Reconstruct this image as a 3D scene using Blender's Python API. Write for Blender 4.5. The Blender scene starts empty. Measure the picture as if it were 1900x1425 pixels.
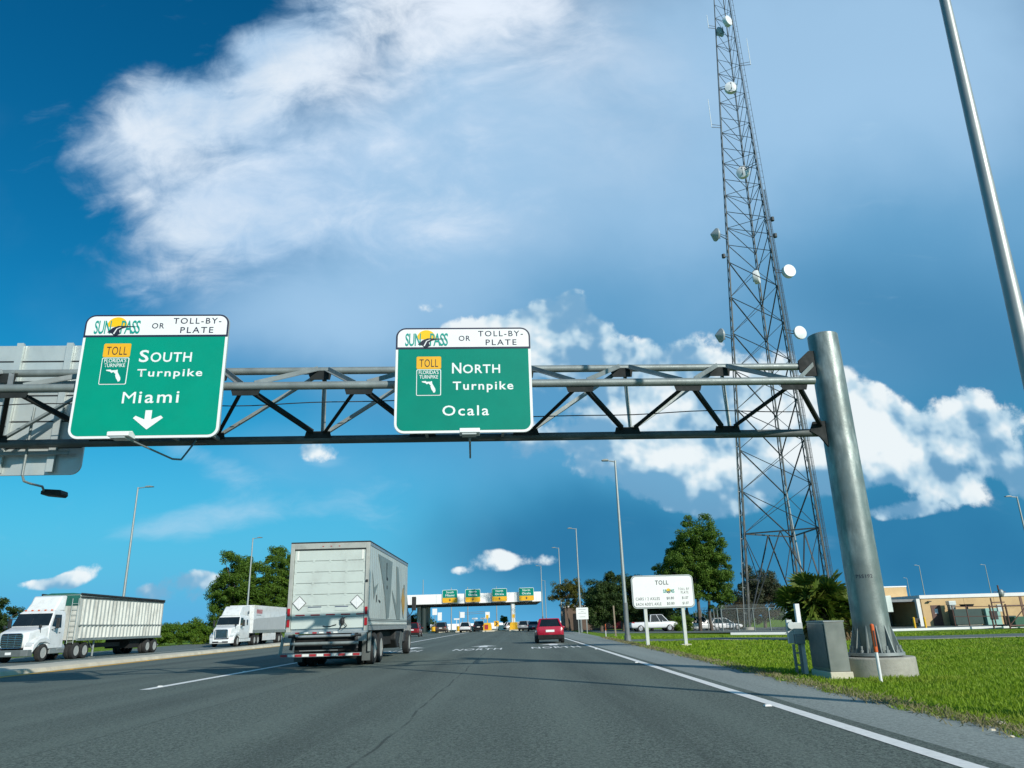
import bpy, bmesh, math, random
import numpy as np
from mathutils import Vector, Matrix
R = math.radians
scene = bpy.context.scene
col = scene.collection

# ------------------------------------------------------------------ camera
cam_d = bpy.data.cameras.new("camera")
cam = bpy.data.objects.new("camera", cam_d)
col.objects.link(cam)
cam_d.sensor_width = 36.0
cam_d.lens = 25.77
cam_d.clip_start = 0.1
cam_d.clip_end = 6000
cam.matrix_world = Matrix(((0.99961, 0.02772, -0.00012, 0.0),
                           (0.00849, -0.31061, -0.95050, 0.0),
                           (-0.02665, 0.95013, -0.31073, 1.2),
                           (0, 0, 0, 1))).normalized()
scene.camera = cam

# ------------------------------------------------------------------ exposure
scene.view_settings.view_transform = 'Standard'
scene.view_settings.look = 'None'
scene.view_settings.exposure = 0.0
scene.view_settings.gamma = 1.0

# ------------------------------------------------------------------ sun
SUN_EL, SUN_AZ = 25.0, 36.0          # low sun behind the camera, a little to its right
sun_dir = Vector((math.sin(R(SUN_AZ)) * math.cos(R(SUN_EL)), -math.cos(R(SUN_AZ)) * math.cos(R(SUN_EL)), math.sin(R(SUN_EL))))
sl = bpy.data.lights.new("sun", 'SUN')
sl.energy = 4.4
sl.angle = R(0.5)
sl.color = (1.0, 0.955, 0.88)
so = bpy.data.objects.new("sun", sl)
col.objects.link(so)
so.rotation_euler = sun_dir.to_track_quat('Z', 'Y').to_euler()

# ------------------------------------------------------------------ world: sky with clouds
def lin(c):
    out = []
    for v in c:
        v = v / 255.0
        out.append(v / 12.92 if v <= 0.04045 else ((v + 0.055) / 1.055) ** 2.4)
    return out

world = bpy.data.worlds.new("World")
scene.world = world
world.use_nodes = True
WT = world.node_tree
WT.nodes.clear()
SKY_STRENGTH = 0.1

class NT:
    """small helper for writing node trees"""
    def __init__(s, tree): s.t = tree
    def n(s, typ, **kw):
        nd = s.t.nodes.new(typ)
        for k, v in kw.items(): setattr(nd, k, v)
        return nd
    def put(s, sock, v):
        if hasattr(v, 'is_output') or isinstance(v, bpy.types.NodeSocket): s.t.links.new(v, sock)
        else: sock.default_value = v
    def m(s, op, a, b=0.0, c=0.0, clamp=False):
        nd = s.n('ShaderNodeMath', operation=op, use_clamp=clamp)
        s.put(nd.inputs[0], a); s.put(nd.inputs[1], b)
        if op in ('MULTIPLY_ADD', 'SMOOTH_MIN', 'SMOOTH_MAX'): s.put(nd.inputs[2], c)
        return nd.outputs[0]
    def ss(s, x, lo, hi, a=0.0, b=1.0):
        nd = s.n('ShaderNodeMapRange', interpolation_type='SMOOTHSTEP')
        s.put(nd.inputs['Value'], x)
        nd.inputs['From Min'].default_value = lo; nd.inputs['From Max'].default_value = hi
        nd.inputs['To Min'].default_value = a; nd.inputs['To Max'].default_value = b
        return nd.outputs['Result']
    def mix(s, f, a, b, blend='MIX'):
        nd = s.n('ShaderNodeMix', data_type='RGBA', blend_type=blend)
        s.put(nd.inputs['Factor'], f)
        for k, v in (('A', a), ('B', b)):
            sk = [i for i in nd.inputs if i.name == k and i.type == 'RGBA'][0]
            if isinstance(v, (tuple, list)): v = tuple(v) + (1.0,) if len(v) == 3 else tuple(v)
            s.put(sk, v)
        return [o for o in nd.outputs if o.type == 'RGBA'][0]
    def noise(s, vec, scale, detail=6, rough=0.55, dist=0.0, lac=2.0, dim='2D'):
        nd = s.n('ShaderNodeTexNoise', noise_dimensions=dim)
        s.put(nd.inputs['Vector'], vec)
        nd.inputs['Scale'].default_value = scale; nd.inputs['Detail'].default_value = detail
        nd.inputs['Roughness'].default_value = rough; nd.inputs['Distortion'].default_value = dist
        nd.inputs['Lacunarity'].default_value = lac
        return nd.outputs['Fac']
    def voro(s, vec, scale, detail=3, rough=0.5, smooth=0.6):
        nd = s.n('ShaderNodeTexVoronoi', feature='SMOOTH_F1', voronoi_dimensions='2D')
        s.put(nd.inputs['Vector'], vec)
        nd.inputs['Scale'].default_value = scale; nd.inputs['Detail'].default_value = detail
        nd.inputs['Roughness'].default_value = rough; nd.inputs['Smoothness'].default_value = smooth
        nd.normalize = True
        return nd.outputs['Distance']
    def mapping(s, vec, loc=(0, 0, 0), rot=(0, 0, 0), sc=(1, 1, 1), typ='POINT'):
        nd = s.n('ShaderNodeMapping', vector_type=typ)
        s.put(nd.inputs['Vector'], vec)
        nd.inputs['Location'].default_value = loc; nd.inputs['Rotation'].default_value = rot; nd.inputs['Scale'].default_value = sc
        return nd.outputs[0]
    def blob(s, vec, u, v, ru, rv, rot=0.0, inner=0.0):
        q = s.mapping(vec, (u, v, 0), (0, 0, R(rot)), (ru, rv, 1), 'TEXTURE')
        ln = s.n('ShaderNodeVectorMath', operation='LENGTH')
        s.put(ln.inputs[0], q)
        return s.ss(ln.outputs['Value'], 1.0, inner)
    def blobs(s, vec, lst, mode='ADD'):
        acc = None
        for b in lst:
            w = b[5]
            x = s.blob(vec, b[0], b[1], b[2], b[3], b[4])
            x = s.m('MULTIPLY', x, w)
            acc = x if acc is None else s.m(mode, acc, x)
        return acc

def build_sky():
    S = NT(WT)
    tc = S.n('ShaderNodeTexCoord')
    sep = S.n('ShaderNodeSeparateXYZ')
    WT.links.new(tc.outputs['Generated'], sep.inputs[0])
    yy = S.m('MAXIMUM', S.m('ABSOLUTE', sep.outputs[1]), 0.12)
    cmb = S.n('ShaderNodeCombineXYZ')
    S.put(cmb.inputs[0], S.m('DIVIDE', sep.outputs[0], yy))
    S.put(cmb.inputs[1], S.m('DIVIDE', sep.outputs[2], yy))
    cmb_v = S.m('DIVIDE', sep.outputs[2], yy)
    P = cmb.outputs[0]           # tangent of azimuth, tangent of elevation
    sky = S.n('ShaderNodeTexSky', sky_type='NISHITA', sun_disc=False)
    sky.sun_elevation = R(SUN_EL); sky.sun_rotation = R(180 - SUN_AZ)
    sky.air_density = 1.0; sky.dust_density = 0.6; sky.ozone_density = 3.0
    hs = S.n('ShaderNodeHueSaturation')
    WT.links.new(sky.outputs[0], hs.inputs['Color'])
    hs.inputs['Saturation'].default_value = SKY_SAT
    hs.inputs['Value'].default_value = SKY_VAL
    cur = S.mix(1.0, hs.outputs[0], (.20, 1.10, 1.02), 'MULTIPLY')
    K = 1.0 / SKY_STRENGTH
    def C(rgb, g=1.0): return [v * K * g for v in lin(rgb)]
    # domain warp shared by the layers
    wn = S.n('ShaderNodeTexNoise', noise_dimensions='2D'); S.put(wn.inputs['Vector'], P)
    wn.inputs['Scale'].default_value = 3.0; wn.inputs['Detail'].default_value = 4
    vm = S.n('ShaderNodeVectorMath', operation='MULTIPLY_ADD')
    sub = S.n('ShaderNodeVectorMath', operation='SUBTRACT'); WT.links.new(wn.outputs['Color'], sub.inputs[0]); sub.inputs[1].default_value = (.5, .5, .5)
    WT.links.new(sub.outputs[0], vm.inputs[0]); vm.inputs[1].default_value = (.10, .10, 0); S.put(vm.inputs[2], P)
    PW = vm.outputs[0]
    # --- pale blue humid air towards the horizon
    cur = S.mix(S.ss(cmb_v, .34, -.02), cur, C((92, 176, 226)))
    # --- broad pale sheet behind everything in the middle and right
    f = S.ss(S.blobs(PW, SHEET), 0.0, 1.0)
    cur = S.mix(S.m('MULTIPLY', f, .95), cur, C((104, 164, 206)))
    # --- dark rain-laden air on the right
    f = S.ss(S.blobs(PW, STORM), 0.0, 1.0)
    f = S.m('MULTIPLY', f, S.ss(S.noise(P, 2.5, 5), .2, .7, .85, 1.0))
    cur = S.mix(f, cur, C((44, 120, 166)))
    # --- veil
    n = S.noise(PW, 2.6, 6, .5)
    f = S.m('ADD', S.blobs(PW, VEIL), S.m('MULTIPLY', S.m('SUBTRACT', n, .5), .75))
    f = S.ss(f, .02, 1.15)
    cur = S.mix(S.m('MULTIPLY', f, .92), cur, C((163, 202, 235)))
    # --- anvil cloud: fibrous bright edge on the left, soft inside
    strk = S.mapping(PW, rot=(0, 0, R(-28)), sc=(1.0, 1.7, 1))
    n1 = S.noise(strk, 5.0, 9, .60, .25)
    n2 = S.noise(PW, 13.0, 5, .62, .4)
    nn = S.m('ADD', S.m('MULTIPLY', n1, .68), S.m('MULTIPLY', n2, .32))
    mk = S.blobs(P, ANVIL)
    d = S.m('ADD', mk, S.m('MULTIPLY', S.m('SUBTRACT', nn, .5), 1.8))
    f = S.ss(d, .26, 1.25)
    tone = S.m('ADD', S.m('MULTIPLY', S.m('SUBTRACT', nn, .5), 1.9), S.blobs(P, GLOW))
    tone = S.ss(tone, -.25, 1.1)
    cc = S.mix(tone, C((168, 203, 236)), C((242, 249, 255)))
    cur = S.mix(S.m('MULTIPLY', f, .93), cur, cc)
    # --- soft inner brightness of the anvil
    f = S.m('MULTIPLY', S.blobs(PW, SOFT), S.ss(n1, .2, .75, .35, 1.0))
    cur = S.mix(S.m('MULTIPLY', S.ss(f, 0.0, 1.15), .9), cur, C((232, 242, 255)))
    # --- thin streaks low on the left
    st = S.mapping(PW, rot=(0, 0, R(-14)), sc=(1.0, 3.4, 1))
    n = S.noise(st, 5.0, 7, .6, .3)
    f = S.m('ADD', S.blobs(P, STREAK), S.m('MULTIPLY', S.m('SUBTRACT', n, .5), 1.5))
    f = S.ss(f, .2, 1.2)
    cur = S.mix(S.m('MULTIPLY', f, .62), cur, C((188, 220, 242)))
    # --- cumulus
    cm = S.m('MULTIPLY', S.blobs(P, CUMULUS), 1.16)
    gate = S.ss(cm, .02, .40)
    vm2 = S.n('ShaderNodeVectorMath', operation='MULTIPLY_ADD'); WT.links.new(sub.outputs[0], vm2.inputs[0]); vm2.inputs[1].default_value = (.035, .035, 0); S.put(vm2.inputs[2], P)
    PW = vm2.outputs[0]
    a = S.noise(PW, 9.0, 8, .56)
    a2 = S.noise(PW, 30.0, 6, .60)
    b = S.voro(PW, 16.0, 2, .6, .4)
    lump = S.m('ADD', S.m('MULTIPLY', S.m('SUBTRACT', a, .5), 1.5), S.m('ADD', S.m('MULTIPLY', S.m('SUBTRACT', .45, b), .95), S.m('MULTIPLY', S.m('SUBTRACT', a2, .5), 1.15)))
    d0 = S.m('MULTIPLY_ADD', lump, gate, cm)
    f = S.m('MULTIPLY', S.ss(d0, .34, .80), .97)
    # light from upper right: slope of a smoother copy of the same billows
    s0 = S.noise(PW, 8.0, 4, .5); s1 = S.noise(S.mapping(PW, loc=(.013, .022, 0)), 8.0, 4, .5)
    v0 = S.voro(S.mapping(PW, loc=(.010, .018, 0)), 16.0, 1, .6, .4)
    slope = S.m('ADD', S.m('MULTIPLY', S.m('SUBTRACT', s0, s1), 3.4), S.m('MULTIPLY', S.m('SUBTRACT', v0, b), .75))
    lit = S.m('ADD', S.m('ADD', slope, .56), S.m('MULTIPLY', S.m('SUBTRACT', S.noise(PW, 4.5, 5, .55), .5), 1.5))
    lit = S.m('ADD', lit, S.m('MULTIPLY', S.m('SUBTRACT', a2, .5), .35))
    lit = S.m('SUBTRACT', lit, S.blobs(PW, CUM_DARK))
    lit = S.ss(lit, -.05, 1.05)
    cc = S.mix(S.ss(lit, 0.0, .55), C((128, 174, 208)), C((190, 218, 235)))
    cc = S.mix(S.ss(lit, .45, .95), cc, C((240, 248, 251)))
    f = S.m('MULTIPLY', f, S.ss(lit, -.1, .4, .58, 1.0))
    cur = S.mix(f, cur, cc)
    bg = S.n('ShaderNodeBackground')
    WT.links.new(cur, bg.inputs['Color'])
    bg.inputs['Strength'].default_value = SKY_STRENGTH
    out = S.n('ShaderNodeOutputWorld')
    WT.links.new(bg.outputs[0], out.inputs['Surface'])
    world.cycles.sampling_method = 'MANUAL'
    world.cycles.sample_map_resolution = 512

SKY_SAT, SKY_VAL = 1.35, 1.0
SHEET = [(0.275,0.519,0.694,0.514,-2,1.00), (-0.180,0.427,0.367,0.225,-2,0.80), (0.714,0.580,0.463,0.542,-2,0.90), (0.035,0.218,0.314,0.153,-2,0.35)]
STORM = [(0.569,0.086,0.608,0.215,-2,1.00), (0.073,0.092,0.345,0.162,-2,0.90), (0.667,0.368,0.374,0.282,-2,0.60), (0.444,0.443,0.239,0.176,-2,0.25)]
VEIL = [(0.192,0.840,0.587,0.560,10,1.00), (-0.203,0.648,0.441,0.411,-2,1.00), (0.614,0.960,0.548,0.467,-2,0.85), (0.827,0.884,0.376,0.432,-2,0.60), (-0.235,0.411,0.358,0.154,-2,0.40), (-0.265,0.219,0.283,0.100,3,0.30), (0.255,0.566,0.345,0.217,-11,0.30), (-0.372,0.433,0.256,0.139,-2,0.40)]
ANVIL = [(-0.617,0.761,0.196,0.160,10,1.00), (-0.538,0.832,0.217,0.110,-29,0.50), (-0.365,0.774,0.290,0.272,-2,1.10), (-0.342,0.970,0.282,0.160,36,0.60), (-0.510,0.590,0.211,0.155,-18,0.85), (-0.317,0.575,0.281,0.185,-13,0.80), (-0.075,0.984,0.388,0.232,-2,0.90), (-0.076,0.703,0.310,0.221,-2,0.60), (-0.561,0.473,0.097,0.089,-2,0.35), (-0.101,0.568,0.218,0.083,-13,0.50), (-0.413,0.938,0.110,0.091,-2,0.40)]
GLOW = [(-0.047,1.018,0.308,0.201,-2,1.00), (-0.592,0.771,0.280,0.130,-19,0.45), (-0.299,0.867,0.295,0.176,23,0.50), (-0.508,0.571,0.242,0.093,-37,0.35), (-0.118,0.606,0.255,0.085,-15,0.25), (-0.277,0.447,0.321,0.114,-2,-0.40)]
SOFT = [(0.056,0.770,0.420,0.292,-2,0.30), (-0.324,0.681,0.283,0.199,-2,0.20), (-0.056,1.042,0.244,0.155,-2,1.00), (-0.028,1.005,0.446,0.258,-2,0.45), (-0.262,0.823,0.268,0.246,28,0.55), (-0.461,0.685,0.217,0.153,22,0.35), (-0.101,0.587,0.252,0.075,-11,0.35), (-0.599,0.761,0.152,0.097,23,0.35), (0.193,0.851,0.312,0.272,-2,0.20)]
STREAK = [(-0.393,0.148,0.188,0.045,6,0.90), (-0.479,0.132,0.130,0.037,3,0.50), (-0.265,0.219,0.060,0.021,-2,0.60), (-0.415,0.223,0.127,0.036,-26,0.60), (-0.189,0.187,0.145,0.092,29,0.35), (-0.469,0.240,0.068,0.031,-2,0.40)]
CUMULUS = [(-0.057,0.408,0.071,0.044,-2,0.85), (-0.006,0.405,0.095,0.051,-2,0.60), (0.010,0.379,0.118,0.063,-2,0.80), (0.043,0.429,0.060,0.048,-2,0.75), (0.098,0.449,0.050,0.038,-2,0.90), (0.133,0.342,0.178,0.099,-14,1.00), (0.231,0.306,0.167,0.098,-10,1.00), (0.104,0.239,0.173,0.073,-2,0.90), (0.215,0.221,0.157,0.092,-2,1.00), (0.254,0.167,0.138,0.056,-10,0.80), (0.125,0.401,0.047,0.043,-2,0.55), (0.284,0.371,0.063,0.050,-2,0.50), (0.496,0.243,0.120,0.094,-2,1.10), (0.565,0.211,0.119,0.077,-2,0.90), (0.572,0.173,0.125,0.056,-23,0.75), (0.663,0.246,0.105,0.068,-2,0.95), (0.667,0.200,0.089,0.043,-2,0.60), (0.403,0.277,0.152,0.120,-2,1.00), (0.392,0.200,0.161,0.069,-8,0.80), (0.528,0.133,0.082,0.022,6,0.75), (0.609,0.153,0.033,0.024,-2,0.75), (0.693,0.169,0.037,0.053,-2,0.70), (0.344,0.295,0.130,0.097,-2,0.70), (0.467,0.292,0.092,0.065,-2,0.60), (0.634,0.287,0.071,0.039,8,0.50), (-0.029,0.081,0.062,0.024,-2,0.62), (0.034,0.081,0.047,0.017,-2,0.52), (-0.074,0.068,0.029,0.011,-2,0.42), (-0.275,0.236,0.057,0.029,-10,0.58), (-0.119,0.453,0.043,0.025,-2,0.40), (-0.580,0.078,0.051,0.021,19,0.50), (-0.642,0.066,0.043,0.011,-2,0.35), (-0.607,0.067,0.071,0.016,3,0.45), (-0.439,0.070,0.065,0.020,-2,0.55), (-0.416,0.051,0.070,0.030,8,0.50), (-0.476,0.052,0.050,0.022,-2,0.50), (0.133,0.126,0.044,0.023,-2,0.35)]
CUM_DARK = [(0.211,0.175,0.241,0.053,-10,0.55), (0.020,0.226,0.120,0.046,-2,0.25), (0.543,0.137,0.125,0.046,-17,0.45), (0.388,0.178,0.177,0.053,-2,0.50), (0.648,0.178,0.118,0.038,-2,0.40), (0.128,0.262,0.128,0.039,-10,0.30), (0.286,0.249,0.098,0.047,-2,0.30), (-0.598,0.058,0.100,0.017,-2,0.50), (-0.439,0.037,0.128,0.027,-2,0.35), (-0.029,0.066,0.057,0.017,-2,0.40)]

build_sky()

# ------------------------------------------------------------------ helpers
rng = np.random.default_rng(7)
random.seed(7)

class MB:
    """collects shapes and links them as one mesh object"""
    def __init__(s): s.v = []; s.f = []
    def add(s, vs, fs):
        o = len(s.v); s.v += [tuple(map(float, v)) for v in vs]; s.f += [tuple(i + o for i in f) for f in fs]; return s
    def box(s, x0, x1, y0, y1, z0, z1):
        v = [(x0, y0, z0), (x1, y0, z0), (x1, y1, z0), (x0, y1, z0), (x0, y0, z1), (x1, y0, z1), (x1, y1, z1), (x0, y1, z1)]
        return s.add(v, [(0, 3, 2, 1), (4, 5, 6, 7), (0, 1, 5, 4), (1, 2, 6, 5), (2, 3, 7, 6), (3, 0, 4, 7)])
    def tube(s, p0, p1, r0, r1=None, n=10, caps=True):
        r1 = r0 if r1 is None else r1
        p0, p1 = Vector(p0), Vector(p1); d = (p1 - p0).normalized()
        a = d.orthogonal().normalized(); b = d.cross(a)
        vs = []
        for p, r in ((p0, r0), (p1, r1)):
            for i in range(n):
                t = 2 * math.pi * i / n
                vs.append(p + a * (r * math.cos(t)) + b * (r * math.sin(t)))
        fs = [(i, (i + 1) % n, n + (i + 1) % n, n + i) for i in range(n)]
        if caps: fs += [tuple(range(n - 1, -1, -1)), tuple(range(n, 2 * n))]
        return s.add(vs, fs)
    def path(s, pts, r, n=8):
        for a, b in zip(pts[:-1], pts[1:]): s.tube(a, b, r, r, n)
        return s
    def bar(s, p0, p1, w, h, up=(0, 0, 1)):
        """rectangular bar between two points, w across, h along up"""
        p0, p1 = Vector(p0), Vector(p1); d = (p1 - p0).normalized()
        u = Vector(up); u = (u - d * u.dot(d)); u = u.normalized() if u.length > 1e-4 else d.orthogonal().normalized()
        a = d.cross(u)
        vs = []
        for p in (p0, p1):
            for i, j in ((-1, -1), (1, -1), (1, 1), (-1, 1)): vs.append(p + a * (w / 2 * i) + u * (h / 2 * j))
        return s.add(vs, [(0, 1, 2, 3), (7, 6, 5, 4), (0, 4, 5, 1), (1, 5, 6, 2), (2, 6, 7, 3), (3, 7, 4, 0)])
    def angle(s, p0, p1, w, t=0.012):
        s.bar(p0, p1, w, t); p0, p1 = Vector(p0), Vector(p1); d = (p1 - p0).normalized()
        u = Vector((0, 0, 1)); u = u - d * u.dot(d); u = u.normalized() if u.length > 1e-3 else d.orthogonal().normalized()
        a = d.cross(u)
        return s.bar(p0 + a * (w / 2) + u * (w / 2 + t / 2 + .001), p1 + a * (w / 2) + u * (w / 2 + t / 2 + .001), t, w)
    def prism(s, poly, axis, a0, a1):
        """2-D polygon extruded along an axis: 'x' takes (y,z), 'y' takes (x,z), 'z' takes (x,y)"""
        n = len(poly)
        def P(p, a): return {'x': (a, p[0], p[1]), 'y': (p[0], a, p[1]), 'z': (p[0], p[1], a)}[axis]
        vs = [P(p, a0) for p in poly] + [P(p, a1) for p in poly]
        fs = [(i, (i + 1) % n, n + (i + 1) % n, n + i) for i in range(n)] + [tuple(range(n - 1, -1, -1)), tuple(range(n, 2 * n))]
        return s.add(vs, fs)
    def loft(s, rings, caps=True, closed=True):
        n = len(rings[0]); vs = [p for r in rings for p in r]; fs = []
        for k in range(len(rings) - 1):
            for i in range(n if closed else n - 1):
                j = (i + 1) % n
                fs.append((k * n + i, k * n + j, (k + 1) * n + j, (k + 1) * n + i))
        if caps: fs += [tuple(range(n - 1, -1, -1)), tuple(range((len(rings) - 1) * n, len(rings) * n))]
        return s.add(vs, fs)
    def ball(s, c, r, n=10, m=7):
        rx, ry, rz = (r, r, r) if not hasattr(r, '__len__') else r
        rings = []
        for k in range(m + 1):
            t = math.pi * k / m; q = max(math.sin(t), 0.02)
            rings.append([(c[0] + rx * q * math.cos(2 * math.pi * i / n), c[1] + ry * q * math.sin(2 * math.pi * i / n), c[2] - rz * math.cos(t)) for i in range(n)])
        return s.loft(rings)
    def build(s, name, mat, parent=None, bevel=0.0, smooth=False, seg=2):
        me = bpy.data.meshes.new(name)
        me.from_pydata(s.v, [], s.f); me.validate()
        bm = bmesh.new(); bm.from_mesh(me); bmesh.ops.recalc_face_normals(bm, faces=bm.faces)
        bm.to_mesh(me); bm.free()
        o = bpy.data.objects.new(name, me); col.objects.link(o)
        if mat: me.materials.append(mat)
        if parent: o.parent = parent
        if smooth:
            for p in me.polygons: p.use_smooth = True
            me.set_sharp_from_angle(angle=R(40))
        if bevel:
            md = o.modifiers.new('bevel', 'BEVEL'); md.width = bevel; md.segments = seg; md.limit_method = 'ANGLE'; md.angle_limit = R(35)
        return o

def tag(o, label=None, cat=None, group=None, kind=None):
    if label: o['label'] = label
    if cat: o['category'] = cat
    if group: o['group'] = group
    if kind: o['kind'] = kind
    return o
def thing(name, label, cat, loc=(0, 0, 0), rz=0.0, group=None):
    o = bpy.data.objects.new(name, None); col.objects.link(o)
    o.location = loc; o.rotation_euler = (0, 0, R(rz)); o.empty_display_size = .3
    return tag(o, label, cat, group)
def copy_tree(o, parent=None):
    c = o.copy(); col.objects.link(c)
    if parent: c.parent = parent
    for ch in list(o.children): copy_tree(ch, c)
    return c
def rrect(x0, x1, z0, z1, r, n=6, corners=(1, 1, 1, 1)):
    """rounded rectangle; corners: bottom-left, bottom-right, top-right, top-left"""
    pts = []
    for (cx, cz, a, k) in ((x0, z0, 180, corners[0]), (x1, z0, 270, corners[1]), (x1, z1, 0, corners[2]), (x0, z1, 90, corners[3])):
        if not k: pts.append((cx, cz)); continue
        ox = cx + (r if cx == x0 else -r); oz = cz + (r if cz == z0 else -r)
        for i in range(n + 1):
            t = R(a + 90 * i / n); pts.append((ox + r * math.cos(t), oz + r * math.sin(t)))
    return pts

_fonts = {}
def text_mesh(name, txt, mat, parent, x0, x1, z0, z1, y, weight=0.0, space=1.0, shear=0.0, depth=.004, horiz=None, local=None):
    """lettering fitted to a box in the x-z plane, facing -y (or laid flat when horiz is set)"""
    cu = bpy.data.curves.new(name, 'FONT'); cu.body = txt; cu.size = 1.0; cu.space_character = space
    cu.offset = weight; cu.shear = shear; cu.resolution_u = 3
    t = bpy.data.objects.new(name, cu); col.objects.link(t)
    dg = bpy.context.evaluated_depsgraph_get()
    me = bpy.data.meshes.new_from_object(t.evaluated_get(dg))
    bpy.data.objects.remove(t); bpy.data.curves.remove(cu)
    n = len(me.vertices); co = np.empty(n * 3); me.vertices.foreach_get('co', co); co = co.reshape(-1, 3)
    mn, mx = co.min(0), co.max(0)
    X = x0 + (co[:, 0] - mn[0]) / (mx[0] - mn[0]) * (x1 - x0)
    Z = z0 + (co[:, 1] - mn[1]) / max(mx[1] - mn[1], 1e-6) * (z1 - z0)
    if horiz is not None: new = np.stack([X, Z, np.full(n, horiz)], 1)
    else: new = np.stack([X, np.full(n, y), Z], 1)
    me.vertices.foreach_set('co', new.ravel()); me.update()
    me.name = name; me.materials.clear(); me.materials.append(mat)
    o = bpy.data.objects.new(name, me); col.objects.link(o)
    if parent: o.parent = parent
    return o

# ------------------------------------------------------------------ materials
MATS = {}
def mat(name, c, rough=.6, metal=0.0, var=.12, vscale=3.0, bump=0.0, bscale=40.0, coat=0.0, dirt=None, streak=None, spec=.5, c2=None, lo=.35, hi=.65):
    """principled surface with a little procedural wear: var = tone variation, dirt = (colour, amount, scale)"""
    if name in MATS: return MATS[name]
    m = bpy.data.materials.new(name); m.use_nodes = True
    T = NT(m.node_tree); b = m.node_tree.nodes['Principled BSDF']
    tc = T.n('ShaderNodeTexCoord'); ob = tc.outputs['Object']
    c = tuple(c)
    nz = T.noise(ob, vscale, 6, .6, dim='3D')
    if c2: cur = T.mix(T.ss(nz, lo, hi), c, c2)
    else: cur = T.mix(T.ss(nz, .25, .75), tuple(v * (1 - var) for v in c), tuple(min(1, v * (1 + var)) for v in c))
    if dirt:
        dn = T.noise(T.mapping(ob, sc=dirt[3] if len(dirt) > 3 else (1, 1, 1)), dirt[2], 8, .65, dim='3D')
        cur = T.mix(T.m('MULTIPLY', T.ss(dn, .45, .75), dirt[1]), cur, dirt[0])
    T.put(b.inputs['Base Color'], cur)
    rn = T.noise(ob, vscale * 2.3, 5, .6, dim='3D')
    T.put(b.inputs['Roughness'], T.ss(rn, .2, .8, max(rough - .1, .02), min(rough + .1, 1)))
    b.inputs['Metallic'].default_value = metal
    b.inputs['Specular IOR Level'].default_value = spec
    if coat: b.inputs['Coat Weight'].default_value = coat; b.inputs['Coat Roughness'].default_value = .05
    if bump:
        bn = T.n('ShaderNodeBump'); bn.inputs['Strength'].default_value = bump; bn.inputs['Distance'].default_value = .02
        T.put(bn.inputs['Height'], T.noise(ob, bscale, 6, .6, dim='3D')); T.put(b.inputs['Normal'], bn.outputs[0])
    MATS[name] = m
    return m

M_galv = mat('galvanised_steel', (.235, .27, .26), .50, .3, .18, 2.2, .15, 30, dirt=((.40, .45, .43), .5, 1.6, (1, 1, .45)))
M_galv_d = mat('dull_galvanised_steel', (.26, .29, .285), .55, .3, .15, 3.0, dirt=((.36, .39, .38), .4, 2.0))
M_post = mat('weathered_galvanised_post', (.175, .21, .20), .42, .35, .22, 1.4, .12, 30, dirt=((.50, .55, .52), .85, 2.4, (1, 1, .30)))
M_alu = mat('sheet_aluminium', (.50, .55, .53), .42, .35, .07, 1.5, dirt=((.40, .44, .43), .5, 2.5, (1, 1, .3)))
M_pole = mat('pole_aluminium', (.34, .365, .355), .45, .4, .08, 2.0)
M_sgreen = mat('sign_green', (.0, .225, .158), .5, 0, .05, 1.2, dirt=((.0, .195, .138), .4, 2.0), spec=.15)
M_sgreen_b = mat('sign_green_bright', (.0, .285, .19), .5, 0, .05, 1.2, dirt=((.0, .25, .168), .4, 2.0), spec=.15)
M_swhite = mat('sign_white', (.80, .81, .79), .5, 0, .03, 2)
M_syellow = mat('sign_yellow', (.80, .42, .01), .5, 0, .04, 2)
M_black = mat('sign_black', (.012, .014, .03), .5, 0, .05, 2)
M_navy = mat('sign_navy_black', (.014, .018, .05), .5, 0, .05, 2)
M_teal = mat('emblem_teal', (.0, .30, .24), .5, 0, .05, 2)
M_sunyel = mat('emblem_yellow', (.85, .52, .0), .5, 0, .04, 2)
M_conc = mat('concrete', (.36, .35, .30), .9, 0, .16, 2.5, .4, 25, dirt=((.20, .19, .16), .55, 2.2))
M_conc_w = mat('pale_concrete', (.62, .57, .44), .9, 0, .12, 1.2, .3, 20, dirt=((.34, .32, .27), .5, 1.1))
M_paintw = mat('white_road_paint', (.86, .85, .80), .7, 0, .06, 6, dirt=((.40, .40, .38), .35, 9.0))
M_painty = mat('yellow_road_paint', (.80, .42, .03), .7, 0, .08, 6, dirt=((.25, .2, .1), .45, 8.0))
M_rubber = mat('tyre_rubber', (.018, .019, .019), .85, 0, .25, 4, dirt=((.07, .068, .06), .5, 3))
M_dark = mat('dark_metal', (.022, .025, .026), .6, .2, .25, 4, dirt=((.07, .068, .062), .35, 3))
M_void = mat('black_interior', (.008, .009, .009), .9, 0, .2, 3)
M_glass = mat('vehicle_glass', (.012, .018, .020), .06, 0, .2, 2, spec=.8)
M_red = mat('red_lens', (.40, .012, .016), .25, 0, .1, 4)
M_orange = mat('orange_plastic', (.62, .11, .02), .5, 0, .08, 4)
M_yel = mat('safety_yellow', (.75, .42, .01), .5, 0, .08, 3, dirt=((.4, .25, .05), .4, 4))
M_brown = mat('brown_paint', (.11, .055, .04), .6, 0, .12, 4)
M_whitep = mat('white_paint', (.78, .79, .78), .35, 0, .03, 2, coat=.3)
M_chrome = mat('chrome', (.62, .63, .63), .15, 1.0, .05, 3)
M_wood = mat('weathered_wood', (.26, .21, .15), .85, 0, .2, 6)

# ------------------------------------------------------------------ ground
def smooth(a, b, x):
    t = min(max((x - a) / (b - a), 0), 1); return t * t * (3 - 2 * t)
def gz(x, y=0.0):
    """lie of the land: the verge drops gently away to the right"""
    return -0.32 * smooth(9, 24, x) - 0.22 * smooth(-19.5, -24, x)

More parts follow.
